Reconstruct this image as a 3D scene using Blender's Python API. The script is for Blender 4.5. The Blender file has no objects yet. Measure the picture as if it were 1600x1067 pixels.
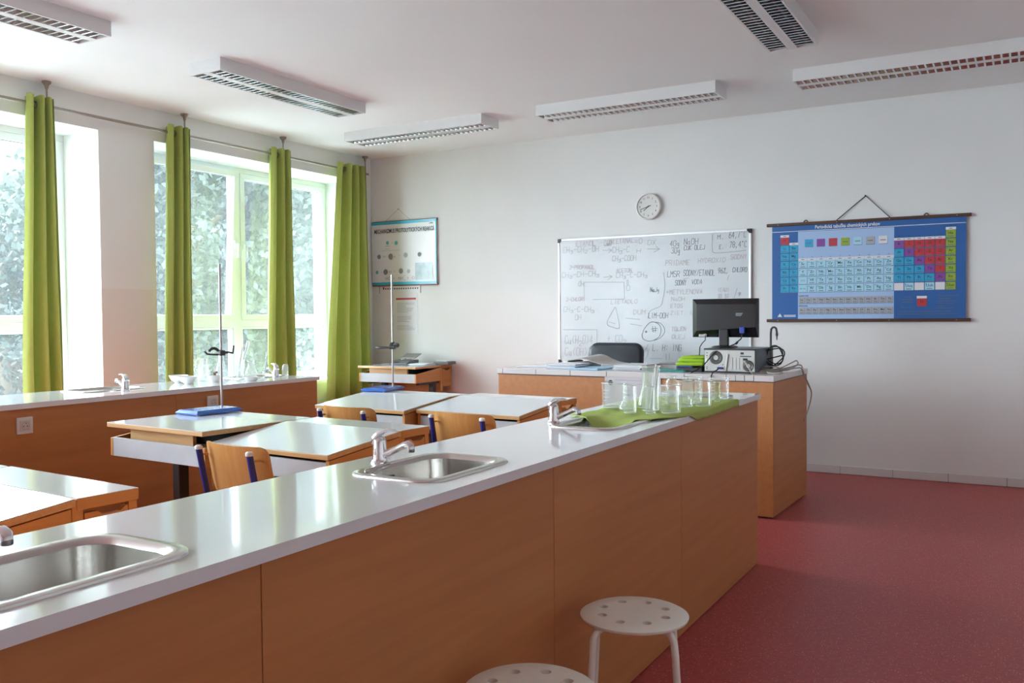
import bpy, bmesh, math, random
import numpy as np
from mathutils import Matrix, Vector, Euler
random.seed(7); R_ = random.Random(11); PI = math.pi
SC = bpy.context.scene; COL = SC.collection
def rad(a): return a*PI/180

# ------------------------------------------------------------------ camera, sky, exposure
cam_d = bpy.data.cameras.new('camera'); cam = bpy.data.objects.new('camera', cam_d); COL.objects.link(cam)
cam_d.sensor_fit = 'HORIZONTAL'; cam_d.sensor_width = 36.0; cam_d.lens = 1397.0/1600*36; cam_d.clip_start = 0.05
CR = Matrix(((0.868, -0.007, 0.497), (0.497, 0.029, -0.867), (-0.008, 1.0, 0.029)))
def _ray(x, y): return Vector(((x-800)/1397.0, -(y-533.5)/1397.0, -1.0))
_Y = _ray(1600, 487).normalized(); _X = -_ray(-1640, 513); _X = (_X - _X.dot(_Y)*_Y).normalized(); _Z = _X.cross(_Y)
cam.matrix_world = Matrix.Translation((0, 0, 1.32)) @ Matrix((_X, _Y, _Z)).to_4x4()
SC.camera = cam
SC.view_settings.view_transform = 'Standard'; SC.view_settings.look = 'None'; SC.view_settings.gamma = 1.0
SC.view_settings.exposure = 0.0; SC.view_settings.use_curve_mapping = False
W = bpy.data.worlds.new('overcast_sky'); SC.world = W; W.use_nodes = True
bg = W.node_tree.nodes['Background']; bg.inputs[0].default_value = (0.82, 0.935, 1.0, 1); bg.inputs[1].default_value = 35.5
SC.cycles.max_bounces = 10; SC.cycles.diffuse_bounces = 6; SC.cycles.glossy_bounces = 4
SC.cycles.transmission_bounces = 8; SC.cycles.transparent_max_bounces = 24
SC.cycles.caustics_reflective = False; SC.cycles.caustics_refractive = False
# room and window measures
XW = -6.15; XF = -6.58; YB = 7.69; ZC = 3.02; XR = 2.0; YR = -4.9
WINS = [(4.905, 7.45), (1.85, 4.40), (-1.205, 1.345), (-4.26, -1.71)]  # last one is unseen, added to brighten the rear right of the room
ZS, ZT = 0.685, 2.765
for (a, b) in WINS:   # sampling portals in the window openings: they give no light of their own
    l = bpy.data.lights.new('window_portal', 'AREA'); l.shape = 'RECTANGLE'; l.size = ZT-ZS; l.size_y = b-a
    l.cycles.is_portal = True
    o = bpy.data.objects.new('window_portal', l); COL.objects.link(o)
    o.location = (XF-0.12, (a+b)/2, (ZS+ZT)/2); o.rotation_euler = (0, -PI/2, 0)

# ------------------------------------------------------------------ materials
MATS = {}
def nodes_of(name):
    m = bpy.data.materials.new(name); m.use_nodes = True; nt = m.node_tree
    return m, nt, nt.nodes['Principled BSDF'], nt.nodes['Material Output']
def mat(name, col, rough=0.5, metal=0.0, spec=0.5, noise=0.0, nscale=8.0, bump=0.0, bscale=40.0, coat=0.0):
    m, nt, b, out = nodes_of(name); N = nt.nodes; L = nt.links
    b.inputs['Roughness'].default_value = rough; b.inputs['Metallic'].default_value = metal
    b.inputs['Specular IOR Level'].default_value = spec; b.inputs['Coat Weight'].default_value = coat
    b.inputs['Base Color'].default_value = (*col, 1)
    if noise or bump:
        tc = N.new('ShaderNodeTexCoord')
    if noise:
        n = N.new('ShaderNodeTexNoise'); n.inputs['Scale'].default_value = nscale; n.inputs['Detail'].default_value = 4
        L.new(tc.outputs['Object'], n.inputs['Vector'])
        mx = N.new('ShaderNodeMix'); mx.data_type = 'RGBA'; L.new(n.outputs['Fac'], mx.inputs['Factor'])
        mx.inputs['A'].default_value = (*[c*(1-noise) for c in col], 1); mx.inputs['B'].default_value = (*[min(1, c*(1+noise)) for c in col], 1)
        L.new(mx.outputs['Result'], b.inputs['Base Color'])
    if bump:
        n2 = N.new('ShaderNodeTexNoise'); n2.inputs['Scale'].default_value = bscale; n2.inputs['Detail'].default_value = 3
        L.new(tc.outputs['Object'], n2.inputs['Vector'])
        bp = N.new('ShaderNodeBump'); bp.inputs['Strength'].default_value = bump; bp.inputs['Distance'].default_value = 0.01
        L.new(n2.outputs['Fac'], bp.inputs['Height']); L.new(bp.outputs['Normal'], b.inputs['Normal'])
    MATS[name] = m; return m
def wood(name, c1, c2, axis=1, rough=0.4, freq=30.0, coat=0.0):
    """beech-like grain stretched along an axis of the object"""
    m, nt, b, out = nodes_of(name); N = nt.nodes; L = nt.links
    tc = N.new('ShaderNodeTexCoord'); mp = N.new('ShaderNodeMapping'); L.new(tc.outputs['Object'], mp.inputs['Vector'])
    s = [freq]*3; s[axis] = freq*0.05; mp.inputs['Scale'].default_value = s
    n = N.new('ShaderNodeTexNoise'); n.inputs['Scale'].default_value = 1.0; n.inputs['Detail'].default_value = 6; n.inputs['Roughness'].default_value = 0.6
    L.new(mp.outputs['Vector'], n.inputs['Vector'])
    r = N.new('ShaderNodeValToRGB'); r.color_ramp.elements[0].position = 0.3; r.color_ramp.elements[1].position = 0.7
    r.color_ramp.elements[0].color = (*c2, 1); r.color_ramp.elements[1].color = (*c1, 1)
    L.new(n.outputs['Fac'], r.inputs['Fac']); L.new(r.outputs['Color'], b.inputs['Base Color'])
    b.inputs['Roughness'].default_value = rough; b.inputs['Coat Weight'].default_value = coat
    MATS[name] = m; return m
def wall_paint(name, up, low, zsplit):
    m, nt, b, out = nodes_of(name); N = nt.nodes; L = nt.links
    g = N.new('ShaderNodeNewGeometry'); sx = N.new('ShaderNodeSeparateXYZ'); L.new(g.outputs['Position'], sx.inputs[0])
    gt = N.new('ShaderNodeMath'); gt.operation = 'GREATER_THAN'; gt.inputs[1].default_value = zsplit; L.new(sx.outputs['Z'], gt.inputs[0])
    n = N.new('ShaderNodeTexNoise'); n.inputs['Scale'].default_value = 2.5; L.new(g.outputs['Position'], n.inputs['Vector'])
    mx = N.new('ShaderNodeMix'); mx.data_type = 'RGBA'; mx.inputs['A'].default_value = (*low, 1); mx.inputs['B'].default_value = (*up, 1)
    L.new(gt.outputs[0], mx.inputs['Factor'])
    m2 = N.new('ShaderNodeMix'); m2.data_type = 'RGBA'; m2.blend_type = 'MULTIPLY'; m2.inputs['Factor'].default_value = 0.06
    L.new(mx.outputs['Result'], m2.inputs['A']); L.new(n.outputs['Fac'], m2.inputs['B']); L.new(m2.outputs['Result'], b.inputs['Base Color'])
    rr = N.new('ShaderNodeMapRange'); rr.inputs['To Min'].default_value = 0.42; rr.inputs['To Max'].default_value = 0.75
    L.new(gt.outputs[0], rr.inputs['Value']); L.new(rr.outputs['Result'], b.inputs['Roughness'])
    n2 = N.new('ShaderNodeTexNoise'); n2.inputs['Scale'].default_value = 60; L.new(g.outputs['Position'], n2.inputs['Vector'])
    bp = N.new('ShaderNodeBump'); bp.inputs['Strength'].default_value = 0.05; bp.inputs['Distance'].default_value = 0.01
    L.new(n2.outputs['Fac'], bp.inputs['Height']); L.new(bp.outputs['Normal'], b.inputs['Normal'])
    MATS[name] = m; return m
def thin_glass(name, tint, gloss=0.25, veil=0.0, rough=0.02, edge=0.5):
    m = bpy.data.materials.new(name); m.use_nodes = True; nt = m.node_tree; N = nt.nodes; L = nt.links
    N.remove(N['Principled BSDF']); out = N['Material Output']
    t = N.new('ShaderNodeBsdfTransparent'); t.inputs[0].default_value = (*tint, 1)
    g = N.new('ShaderNodeBsdfGlossy'); g.inputs['Roughness'].default_value = rough; g.inputs['Color'].default_value = (0.95, 0.97, 0.97, 1)
    lw = N.new('ShaderNodeLayerWeight'); lw.inputs['Blend'].default_value = 0.5
    pw = N.new('ShaderNodeMath'); pw.operation = 'POWER'; pw.inputs[1].default_value = 4.0; L.new(lw.outputs['Facing'], pw.inputs[0])
    ma = N.new('ShaderNodeMath'); ma.operation = 'MULTIPLY_ADD'; ma.inputs[1].default_value = edge; ma.inputs[2].default_value = gloss; L.new(pw.outputs[0], ma.inputs[0])
    mx = N.new('ShaderNodeMixShader'); L.new(ma.outputs[0], mx.inputs[0]); L.new(t.outputs[0], mx.inputs[1]); L.new(g.outputs[0], mx.inputs[2])
    last = mx
    if veil:
        tr = N.new('ShaderNodeBsdfTranslucent'); tr.inputs[0].default_value = (0.88, 0.97, 0.96, 1)
        df = N.new('ShaderNodeBsdfDiffuse'); df.inputs[0].default_value = (0.88, 0.95, 0.94, 1)
        m0 = N.new('ShaderNodeMixShader'); m0.inputs[0].default_value = 0.5; L.new(tr.outputs[0], m0.inputs[1]); L.new(df.outputs[0], m0.inputs[2])
        m2 = N.new('ShaderNodeMixShader'); m2.inputs[0].default_value = veil
        L.new(mx.outputs[0], m2.inputs[1]); L.new(m0.outputs[0], m2.inputs[2]); last = m2
    L.new(last.outputs[0], out.inputs[0]); MATS[name] = m; return m
def cloth(name, col, trans, tcol, rough=0.9, bump=0.2, bscale=300):
    m = mat(name, col, rough, spec=0.15, noise=0.08, nscale=30, bump=bump, bscale=bscale)
    nt = m.node_tree; N = nt.nodes; L = nt.links; b = N['Principled BSDF']; out = N['Material Output']
    t = N.new('ShaderNodeBsdfTranslucent'); t.inputs[0].default_value = (*tcol, 1)
    mx = N.new('ShaderNodeMixShader'); mx.inputs[0].default_value = trans
    L.new(b.outputs[0], mx.inputs[1]); L.new(t.outputs[0], mx.inputs[2]); L.new(mx.outputs[0], out.inputs[0]); return m

wall_paint('wall_white', (0.785, 0.80, 0.795), (0.78, 0.775, 0.765), 1.555)
wall_paint('wall_window', (0.83, 0.87, 0.855), (0.79, 0.80, 0.765), 1.555)
mat('ceiling_paint', (0.86, 0.89, 0.885), 0.9, noise=0.02, nscale=2)
mat('window_white', (0.80, 0.84, 0.86), 0.3)
mat('gasket', (0.06, 0.07, 0.08), 0.6)
thin_glass('window_glass', (0.95, 0.965, 0.97), 0.05, veil=0.026, edge=0.6)  # veil: slight dust, plus the pale outdoor haze mixed into the panes
thin_glass('lab_glass', (0.985, 0.99, 0.985), 0.06, veil=0.15, edge=0.7)
mat('glass_glint', (0.80, 0.84, 0.83), 0.1)  # opaque white painting the bright glints along clear glass rims and feet
thin_glass('olive_glass', (0.86, 0.88, 0.72), 0.06, veil=0.12, edge=0.6)
cloth('curtain_green', (0.36, 0.42, 0.115), 0.07, (0.40, 0.42, 0.10))
MATS['curtain_green'].node_tree.nodes['Principled BSDF'].inputs['Sheen Weight'].default_value = 0.35
MATS['curtain_green'].node_tree.nodes['Principled BSDF'].inputs['Sheen Roughness'].default_value = 0.4
cloth('towel_green', (0.55, 0.68, 0.20), 0.12, (0.4, 0.55, 0.1), bump=0.6, bscale=500)
cloth('cloth_lime', (0.40, 0.62, 0.05), 0.05, (0.4, 0.55, 0.1), bump=0.6, bscale=400)
wood('bench_beech', (0.52, 0.215, 0.072), (0.44, 0.17, 0.053), axis=1, rough=0.45, freq=26)
wood('desk_beech', (0.62, 0.30, 0.095), (0.53, 0.235, 0.065), axis=1, rough=0.38, freq=40)
wood('edge_beech', (0.66, 0.40, 0.17), (0.56, 0.31, 0.12), axis=0, rough=0.4, freq=60)
wood('chair_ply', (0.60, 0.30, 0.10), (0.50, 0.225, 0.065), axis=2, rough=0.32, freq=35, coat=0.2)
wood('bar_walnut', (0.10, 0.045, 0.025), (0.05, 0.022, 0.014), axis=0, rough=0.5, freq=50)
mat('worktop_white', (0.77, 0.80, 0.83), 0.11, noise=0.015, nscale=200, coat=0.5)
mat('lid_white', (0.74, 0.79, 0.83), 0.13, coat=0.35)
mat('panel_grey', (0.47, 0.49, 0.52), 0.45, noise=0.12, nscale=9)
mat('steel', (0.62, 0.60, 0.57), 0.24, metal=1.0, bump=0.02, bscale=200)
mat('chrome', (0.78, 0.79, 0.80), 0.07, metal=1.0)
mat('rod_steel', (0.42, 0.41, 0.40), 0.3, metal=1.0)
mat('rod_bronze', (0.36, 0.33, 0.29), 0.35, metal=0.9)
mat('dark_slot', (0.012, 0.012, 0.012), 0.7)
mat('leg_grey', (0.07, 0.072, 0.075), 0.45, metal=0.3)
mat('tube_blue', (0.02, 0.028, 0.21), 0.35)
mat('stand_blue', (0.025, 0.14, 0.52), 0.22, coat=0.4)
mat('cap_white', (0.75, 0.75, 0.73), 0.4)
mat('stool_white', (0.82, 0.81, 0.73), 0.35)
mat('lamp_white', (0.74, 0.75, 0.75), 0.4)
mat('lamp_reflector', (0.66, 0.68, 0.69), 0.26, metal=1.0)
mat('lamp_tube', (0.80, 0.80, 0.78), 0.3)
mat('porcelain', (0.82, 0.82, 0.80), 0.15)
mat('black_plastic', (0.012, 0.012, 0.014), 0.38)
mat('black_gloss', (0.008, 0.009, 0.011), 0.2)
mat('grey_plastic', (0.16, 0.165, 0.175), 0.45)
mat('pc_case', (0.10, 0.12, 0.15), 0.4, metal=0.4)
mat('pc_metal', (0.42, 0.41, 0.39), 0.42, metal=0.6)
mat('fan_dark', (0.03, 0.03, 0.03), 0.6)
mat('vga_blue', (0.02, 0.05, 0.35), 0.4)
mat('leather_black', (0.022, 0.028, 0.038), 0.42, bump=0.25, bscale=25)
mat('paper_white', (0.76, 0.77, 0.80), 0.7)
mat('paper_grey', (0.62, 0.62, 0.66), 0.7)
mat('folder_beige', (0.50, 0.48, 0.45), 0.6)
mat('folder_blue', (0.32, 0.50, 0.66), 0.5)
mat('folder_pale', (0.55, 0.64, 0.74), 0.4)
mat('folder_teal', (0.05, 0.32, 0.30), 0.5)
mat('folder_navy', (0.05, 0.10, 0.40), 0.5)
mat('cable_beige', (0.42, 0.38, 0.33), 0.55)
mat('tile_white', (0.70, 0.68, 0.68), 0.18)
mat('grout', (0.10, 0.10, 0.11), 0.8)
mat('skirting', (0.66, 0.64, 0.62), 0.4)
mat('board_white', (0.62, 0.66, 0.69), 0.2)
mat('board_alu', (0.72, 0.73, 0.74), 0.35, metal=0.5)
mat('ink_black', (0.28, 0.30, 0.34), 0.8); mat('ink_grey', (0.42, 0.45, 0.48), 0.8); mat('ink_pink', (0.53, 0.45, 0.48), 0.8)
mat('print_black', (0.03, 0.035, 0.04), 0.6); mat('print_grey', (0.22, 0.25, 0.27), 0.5)
mat('chart_blue', (0.018, 0.115, 0.37), 0.45); mat('chart_pale', (0.36, 0.52, 0.78), 0.4)
mat('tile_cyan', (0.02, 0.36, 0.62), 0.4); mat('tile_pale', (0.38, 0.66, 0.80), 0.4); mat('tile_red', (0.52, 0.035, 0.045), 0.4)
mat('tile_purple', (0.24, 0.06, 0.34), 0.4); mat('tile_green', (0.28, 0.42, 0.035), 0.4); mat('tile_grey', (0.40, 0.41, 0.45), 0.4)
mat('tile_paper', (0.72, 0.72, 0.76), 0.4); mat('chart_line', (0.70, 0.74, 0.80), 0.4); mat('tile_shade', (0.10, 0.14, 0.22), 0.5)
mat('clock_white', (0.72, 0.72, 0.70), 0.35); mat('clock_face', (0.70, 0.70, 0.68), 0.5)
mat('poster_paper', (0.78, 0.80, 0.82), 0.22, bump=0.25, bscale=9)
mat('poster_cyan', (0.06, 0.45, 0.62), 0.22, bump=0.25, bscale=9)
mat('poster_teal', (0.10, 0.50, 0.50), 0.3); mat('poster_photo', (0.42, 0.56, 0.60), 0.2, noise=0.45, nscale=12)
mat('notice_red', (0.52, 0.07, 0.09), 0.5); mat('notice_line', (0.42, 0.46, 0.52), 0.6); mat('poster_wood', (0.20, 0.06, 0.03), 0.5)
mat('ceramic_cream', (0.66, 0.64, 0.60), 0.4); mat('cork_brown', (0.16, 0.10, 0.06), 0.8)
mat('bark', (0.13, 0.10, 0.075), 0.95, noise=0.3, nscale=6)
def floor_mat():
    m, nt, b, out = nodes_of('red_lino'); N = nt.nodes; L = nt.links
    tc = N.new('ShaderNodeTexCoord'); base = (0.235, 0.043, 0.047)
    n = N.new('ShaderNodeTexNoise'); n.inputs['Scale'].default_value = 55; n.inputs['Detail'].default_value = 3; L.new(tc.outputs['Object'], n.inputs['Vector'])
    r = N.new('ShaderNodeValToRGB'); r.color_ramp.elements[0].position = 0.35; r.color_ramp.elements[1].position = 0.7
    r.color_ramp.elements[0].color = (0.37, 0.056, 0.054, 1); r.color_ramp.elements[1].color = (0.45, 0.086, 0.082, 1); L.new(n.outputs['Fac'], r.inputs['Fac'])
    mp = N.new('ShaderNodeMapping'); mp.inputs['Scale'].default_value = (95, 95, 95); L.new(tc.outputs['Object'], mp.inputs['Vector'])
    v = N.new('ShaderNodeTexVoronoi'); v.inputs['Randomness'].default_value = 1.0; v.inputs['Scale'].default_value = 1.0; L.new(mp.outputs[0], v.inputs['Vector'])
    lt = N.new('ShaderNodeMath'); lt.operation = 'LESS_THAN'; lt.inputs[1].default_value = 0.20; L.new(v.outputs['Distance'], lt.inputs[0])
    sp = N.new('ShaderNodeSeparateColor'); L.new(v.outputs['Color'], sp.inputs[0])
    gt = N.new('ShaderNodeMath'); gt.operation = 'GREATER_THAN'; gt.inputs[1].default_value = 0.55; L.new(sp.outputs[0], gt.inputs[0])
    ml = N.new('ShaderNodeMath'); ml.operation = 'MULTIPLY'; L.new(lt.outputs[0], ml.inputs[0]); L.new(gt.outputs[0], ml.inputs[1])
    mx = N.new('ShaderNodeMix'); mx.data_type = 'RGBA'; L.new(ml.outputs[0], mx.inputs['Factor']); L.new(r.outputs['Color'], mx.inputs['A']); mx.inputs['B'].default_value = (0.64, 0.40, 0.37, 1)
    L.new(mx.outputs['Result'], b.inputs['Base Color']); b.inputs['Roughness'].default_value = 0.42; b.inputs['Specular IOR Level'].default_value = 0.3
    MATS['red_lino'] = m
floor_mat()
def leaf_mat(name, c, tc):
    m = mat(name, c, 0.7, noise=0.35, nscale=1.3); nt = m.node_tree; N = nt.nodes; L = nt.links
    t = N.new('ShaderNodeBsdfTranslucent'); t.inputs[0].default_value = (*tc, 1); mx = N.new('ShaderNodeMixShader'); mx.inputs[0].default_value = 0.4
    L.new(N['Principled BSDF'].outputs[0], mx.inputs[1]); L.new(t.outputs[0], mx.inputs[2]); L.new(mx.outputs[0], N['Material Output'].inputs[0])
leaf_mat('leaf_dark', (0.017, 0.028, 0.026), (0.012, 0.024, 0.018)); leaf_mat('leaf_mid', (0.021, 0.031, 0.027), (0.016, 0.028, 0.02))
leaf_mat('leaf_pale', (0.032, 0.044, 0.036), (0.024, 0.036, 0.026))
mat('far_wood', (0.020, 0.027, 0.026), 0.95, noise=0.5, nscale=1.6, bump=1.0, bscale=1.2)
mat('pale_yard', (0.24, 0.26, 0.25), 0.95, noise=0.4, nscale=0.6)  # pale paved ground, tone set to bounce daylight onto the ceiling

# ------------------------------------------------------------------ mesh tools
class MB:
    def __init__(s): s.v = []; s.f = []
    def add(s, vs, fs):
        k = len(s.v); s.v += [tuple(v) for v in vs]; s.f += [tuple(i+k for i in f) for f in fs]; return s
    def box(s, x0, x1, y0, y1, z0, z1):
        return s.add([(x0,y0,z0),(x1,y0,z0),(x1,y1,z0),(x0,y1,z0),(x0,y0,z1),(x1,y0,z1),(x1,y1,z1),(x0,y1,z1)],
                     [(0,3,2,1),(4,5,6,7),(0,1,5,4),(1,2,6,5),(2,3,7,6),(3,0,4,7)])
    def mbox(s, M, hx, hy, hz):
        vs = [M @ Vector((a*hx, b*hy, c*hz)) for a, b, c in ((-1,-1,-1),(1,-1,-1),(1,1,-1),(-1,1,-1),(-1,-1,1),(1,-1,1),(1,1,1),(-1,1,1))]
        return s.add(vs, [(0,3,2,1),(4,5,6,7),(0,1,5,4),(1,2,6,5),(2,3,7,6),(3,0,4,7)])
    def prism(s, poly, axis, a, b):
        """poly: 2d points on the two other axes (in xyz order), extruded along axis from a to b"""
        def p(u, v, w): return {0: (w, u, v), 1: (u, w, v), 2: (u, v, w)}[axis]
        n = len(poly); vs = [p(u, v, a) for u, v in poly] + [p(u, v, b) for u, v in poly]
        fs = [tuple(range(n-1, -1, -1)), tuple(range(n, 2*n))] + [(i, (i+1) % n, n+(i+1) % n, n+i) for i in range(n)]
        return s.add(vs, fs)
    def tube(s, pts, r, seg=10, close=False, caps=True):
        pts = [Vector(p) for p in pts]; n = len(pts); rs = r if isinstance(r, (list, tuple)) else [r]*n
        k0 = len(s.v); up = Vector((0.13, 0.29, 0.95)).normalized(); prev = None
        for i, p in enumerate(pts):
            if close: t = pts[(i+1) % n] - pts[i-1]
            else: t = pts[min(i+1, n-1)] - pts[max(i-1, 0)]
            t.normalize()
            if prev is None: a = t.cross(up if abs(t.dot(up)) < 0.9 else Vector((1, 0, 0))).normalized()
            else: a = (prev - prev.dot(t)*t).normalized()
            prev = a; b = t.cross(a)
            for j in range(seg):
                w = 2*PI*j/seg; s.v.append(tuple(p + rs[i]*(math.cos(w)*a + math.sin(w)*b)))
        m = n if close else n-1
        for i in range(m):
            i2 = (i+1) % n
            for j in range(seg):
                j2 = (j+1) % seg; s.f.append((k0+i*seg+j, k0+i*seg+j2, k0+i2*seg+j2, k0+i2*seg+j))
        if caps and not close:
            s.f.append(tuple(k0+j for j in range(seg-1, -1, -1))); s.f.append(tuple(k0+(n-1)*seg+j for j in range(seg)))
        return s
    def lathe(s, prof, c=(0, 0, 0), seg=20, M=None):
        """prof: (r, z) from bottom to top, turned about z"""
        k0 = len(s.v); c = Vector(c); idx = []
        for r, z in prof:
            if r < 1e-6:
                p = Vector((0, 0, z)); p = (M @ p if M else p) + c; s.v.append(tuple(p)); idx.append([len(s.v)-1])
            else:
                row = []
                for j in range(seg):
                    w = 2*PI*j/seg; p = Vector((r*math.cos(w), r*math.sin(w), z)); p = (M @ p if M else p) + c
                    s.v.append(tuple(p)); row.append(len(s.v)-1)
                idx.append(row)
        for a, b in zip(idx, idx[1:]):
            for j in range(seg):
                j2 = (j+1) % seg
                if len(a) == 1 and len(b) == 1: continue
                if len(a) == 1: s.f.append((a[0], b[j2], b[j]))
                elif len(b) == 1: s.f.append((a[j], a[j2], b[0]))
                else: s.f.append((a[j], a[j2], b[j2], b[j]))
        return s
    def loft(s, loops, cap0=True, cap1=True):
        k = len(s.v); n = len(loops[0])
        for lp in loops: s.v += [tuple(p) for p in lp]
        for i in range(len(loops)-1):
            for j in range(n):
                j2 = (j+1) % n; s.f.append((k+i*n+j, k+i*n+j2, k+(i+1)*n+j2, k+(i+1)*n+j))
        if cap0: s.f.append(tuple(k+j for j in range(n-1, -1, -1)))
        if cap1: s.f.append(tuple(k+(len(loops)-1)*n+j for j in range(n)))
        return s
    def grid(s, fn, nu, nv):
        k = len(s.v)
        for i in range(nu+1):
            for j in range(nv+1): s.v.append(tuple(fn(i/nu, j/nv)))
        for i in range(nu):
            for j in range(nv):
                a = k+i*(nv+1)+j; s.f.append((a, a+nv+1, a+nv+2, a+1))
        return s
    def quad(s, x0, x1, z0, z1, y):
        """upright rectangle facing -y"""
        return s.add([(x0, y, z0), (x1, y, z0), (x1, y, z1), (x0, y, z1)], [(0, 1, 2, 3)])

ROOTM = {}
def mesh_of(mb, name, mtl, smooth=None, bevel=0, fix=False):
    me = bpy.data.meshes.new(name); me.from_pydata(mb.v, [], mb.f); me.materials.append(MATS[mtl])
    if bevel or fix:
        bm = bmesh.new(); bm.from_mesh(me)
        if fix: bmesh.ops.recalc_face_normals(bm, faces=bm.faces)
        if bevel:
            es = [e for e in bm.edges if len(e.link_faces) == 2 and e.calc_face_angle(0) > 0.6]
            bmesh.ops.bevel(bm, geom=es, offset=bevel, segments=2, affect='EDGES', profile=0.5, clamp_overlap=True)
        bm.to_mesh(me); bm.free()
    if smooth:
        me.shade_smooth(); me.set_sharp_from_angle(angle=rad(smooth))
    me.update(); return me
def root_of(o):
    while o.parent: o = o.parent
    return o
def obj(mb, name, mtl, parent=None, smooth=None, bevel=0, world=False, fix=False, label=None):
    if world and parent is not None:
        Mi = ROOTM[root_of(parent).name].inverted(); mb.v = [tuple(Mi @ Vector(v)) for v in mb.v]
    o = bpy.data.objects.new(name, mesh_of(mb, name, mtl, smooth, bevel, fix)); COL.objects.link(o)
    if parent is not None: o.parent = parent
    if label: o['label'] = label
    return o
def thing(name, label, cat, loc=(0, 0, 0), rz=0, group=None, kind=None):
    o = bpy.data.objects.new(name, None); COL.objects.link(o); o.empty_display_size = 0.05
    o.location = loc; o.rotation_euler = (0, 0, rz); ROOTM[o.name] = Matrix.Translation(loc) @ Matrix.Rotation(rz, 4, 'Z')
    if label: o['label'] = label
    if cat: o['category'] = cat
    if group: o['group'] = group
    if kind: o['kind'] = kind
    return o
def tag(o, label, cat, group=None, kind=None):
    if label: o['label'] = label
    if cat: o['category'] = cat
    if group: o['group'] = group
    if kind: o['kind'] = kind
    return o
def copy_tree(src, loc, rz, label, group=None):
    def cp(o, par):
        c = o.copy(); COL.objects.link(c); c.parent = par
        for ch in o.children: cp(ch, c)
        return c
    r = cp(src, None); r.location = loc; r.rotation_euler = (0, 0, rz); r['label'] = label
    if group: r['group'] = group
    ROOTM[r.name] = Matrix.Translation(loc) @ Matrix.Rotation(rz, 4, 'Z'); return r
def one(mb, name, mtl, label, cat, loc=(0, 0, 0), rz=0, smooth=None, bevel=0, group=None, fix=False):
    o = obj(mb, name, mtl, None, smooth, bevel, fix=fix); o.location = loc; o.rotation_euler = (0, 0, rz); return tag(o, label, cat, group)
def rrect(hx, hy, r, n=6, z=0, cx=0, cy=0):
    pts = []
    for qx, qy, a0 in ((1, 1, 0), (-1, 1, 90), (-1, -1, 180), (1, -1, 270)):
        for i in range(n+1):
            a = rad(a0+90*i/n); pts.append((cx+qx*(hx-r)+r*math.cos(a), cy+qy*(hy-r)+r*math.sin(a), z))
    return pts
_TX = {}
def text2d(body, size, bold=0.0):
    key = (body, bold)
    if key not in _TX:
        cu = bpy.data.curves.new('t', 'FONT'); cu.body = body; cu.size = 1; cu.resolution_u = 2; cu.offset = bold
        o = bpy.data.objects.new('t', cu); COL.objects.link(o); bpy.context.view_layer.update()
        me = bpy.data.meshes.new_from_object(o.evaluated_get(bpy.context.evaluated_depsgraph_get()))
        _TX[key] = ([(v.co.x, v.co.y) for v in me.vertices], [tuple(p.vertices) for p in me.polygons])
        bpy.data.objects.remove(o); bpy.data.curves.remove(cu); bpy.data.meshes.remove(me)
    vs, fs = _TX[key]; return [(x*size, y*size) for x, y in vs], fs
def put_text(mb, body, x, z, size, y, width=None, center=False, bold=0.0):
    vs, fs = text2d(body, size, bold)
    if not vs: return
    x0 = min(v[0] for v in vs); x1 = max(v[0] for v in vs); k = (width/(x1-x0)) if width else 1
    off = -(x1-x0)*k/2 if center else 0
    mb.add([(x+off+(a-x0)*k, y, z+b) for a, b in vs], fs)

# ------------------------------------------------------------------ the room
def struct(mb, name, mtl, **k):
    o = obj(mb, name, mtl, **k); o['kind'] = 'structure'; return o
struct(MB().box(XW-0.8, XR+0.2, YR-0.2, YB+0.3, -0.2, 0.0), 'floor', 'red_lino')
struct(MB().box(XW-0.8, XR+0.2, YR-0.2, YB+0.3, ZC, ZC+0.25), 'ceiling', 'ceiling_paint')
struct(MB().box(XW, XR+0.2, YB, YB+0.3, 0.0, ZC), 'wall_back', 'wall_white')
struct(MB().box(XR, XR+0.2, YR, YB, 0.0, ZC), 'wall_right', 'wall_white')
struct(MB().box(XW, XR+0.2, YR-0.2, YR, 0.0, ZC), 'wall_rear', 'wall_white')
wl = MB(); xo = XW-0.62
wl.box(xo, XW, YR-0.2, YB+0.3, 0.0, ZS-0.03); wl.box(xo, XW, YR-0.2, YB+0.3, ZT, ZC)
ys = [YR-0.2] + [v for a, b in reversed(WINS) for v in (a, b)] + [YB+0.3]
for a, b in zip(ys[0::2], ys[1::2]): wl.box(xo, XW, a, b, ZS-0.03, ZT)
struct(wl, 'wall_left', 'wall_window')
# skirting of single tiles along the back wall
sk = struct(MB().box(-6.1, XR, YB-0.006, YB, 0.0, 0.066), 'baseboard_back', 'grout')
x = -6.1
t0 = None
while x < XR-0.1:
    if t0 is None:
        t0 = obj(MB().box(0, 0.397, -0.012, 0, 0.002, 0.068), 'skirting_tile', 'skirting', sk, bevel=0.002); t0.location = (x, YB-0.002, 0)
    else:
        t = t0.copy(); COL.objects.link(t); t.location = (x, YB-0.002, 0)
    x += 0.40
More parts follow.
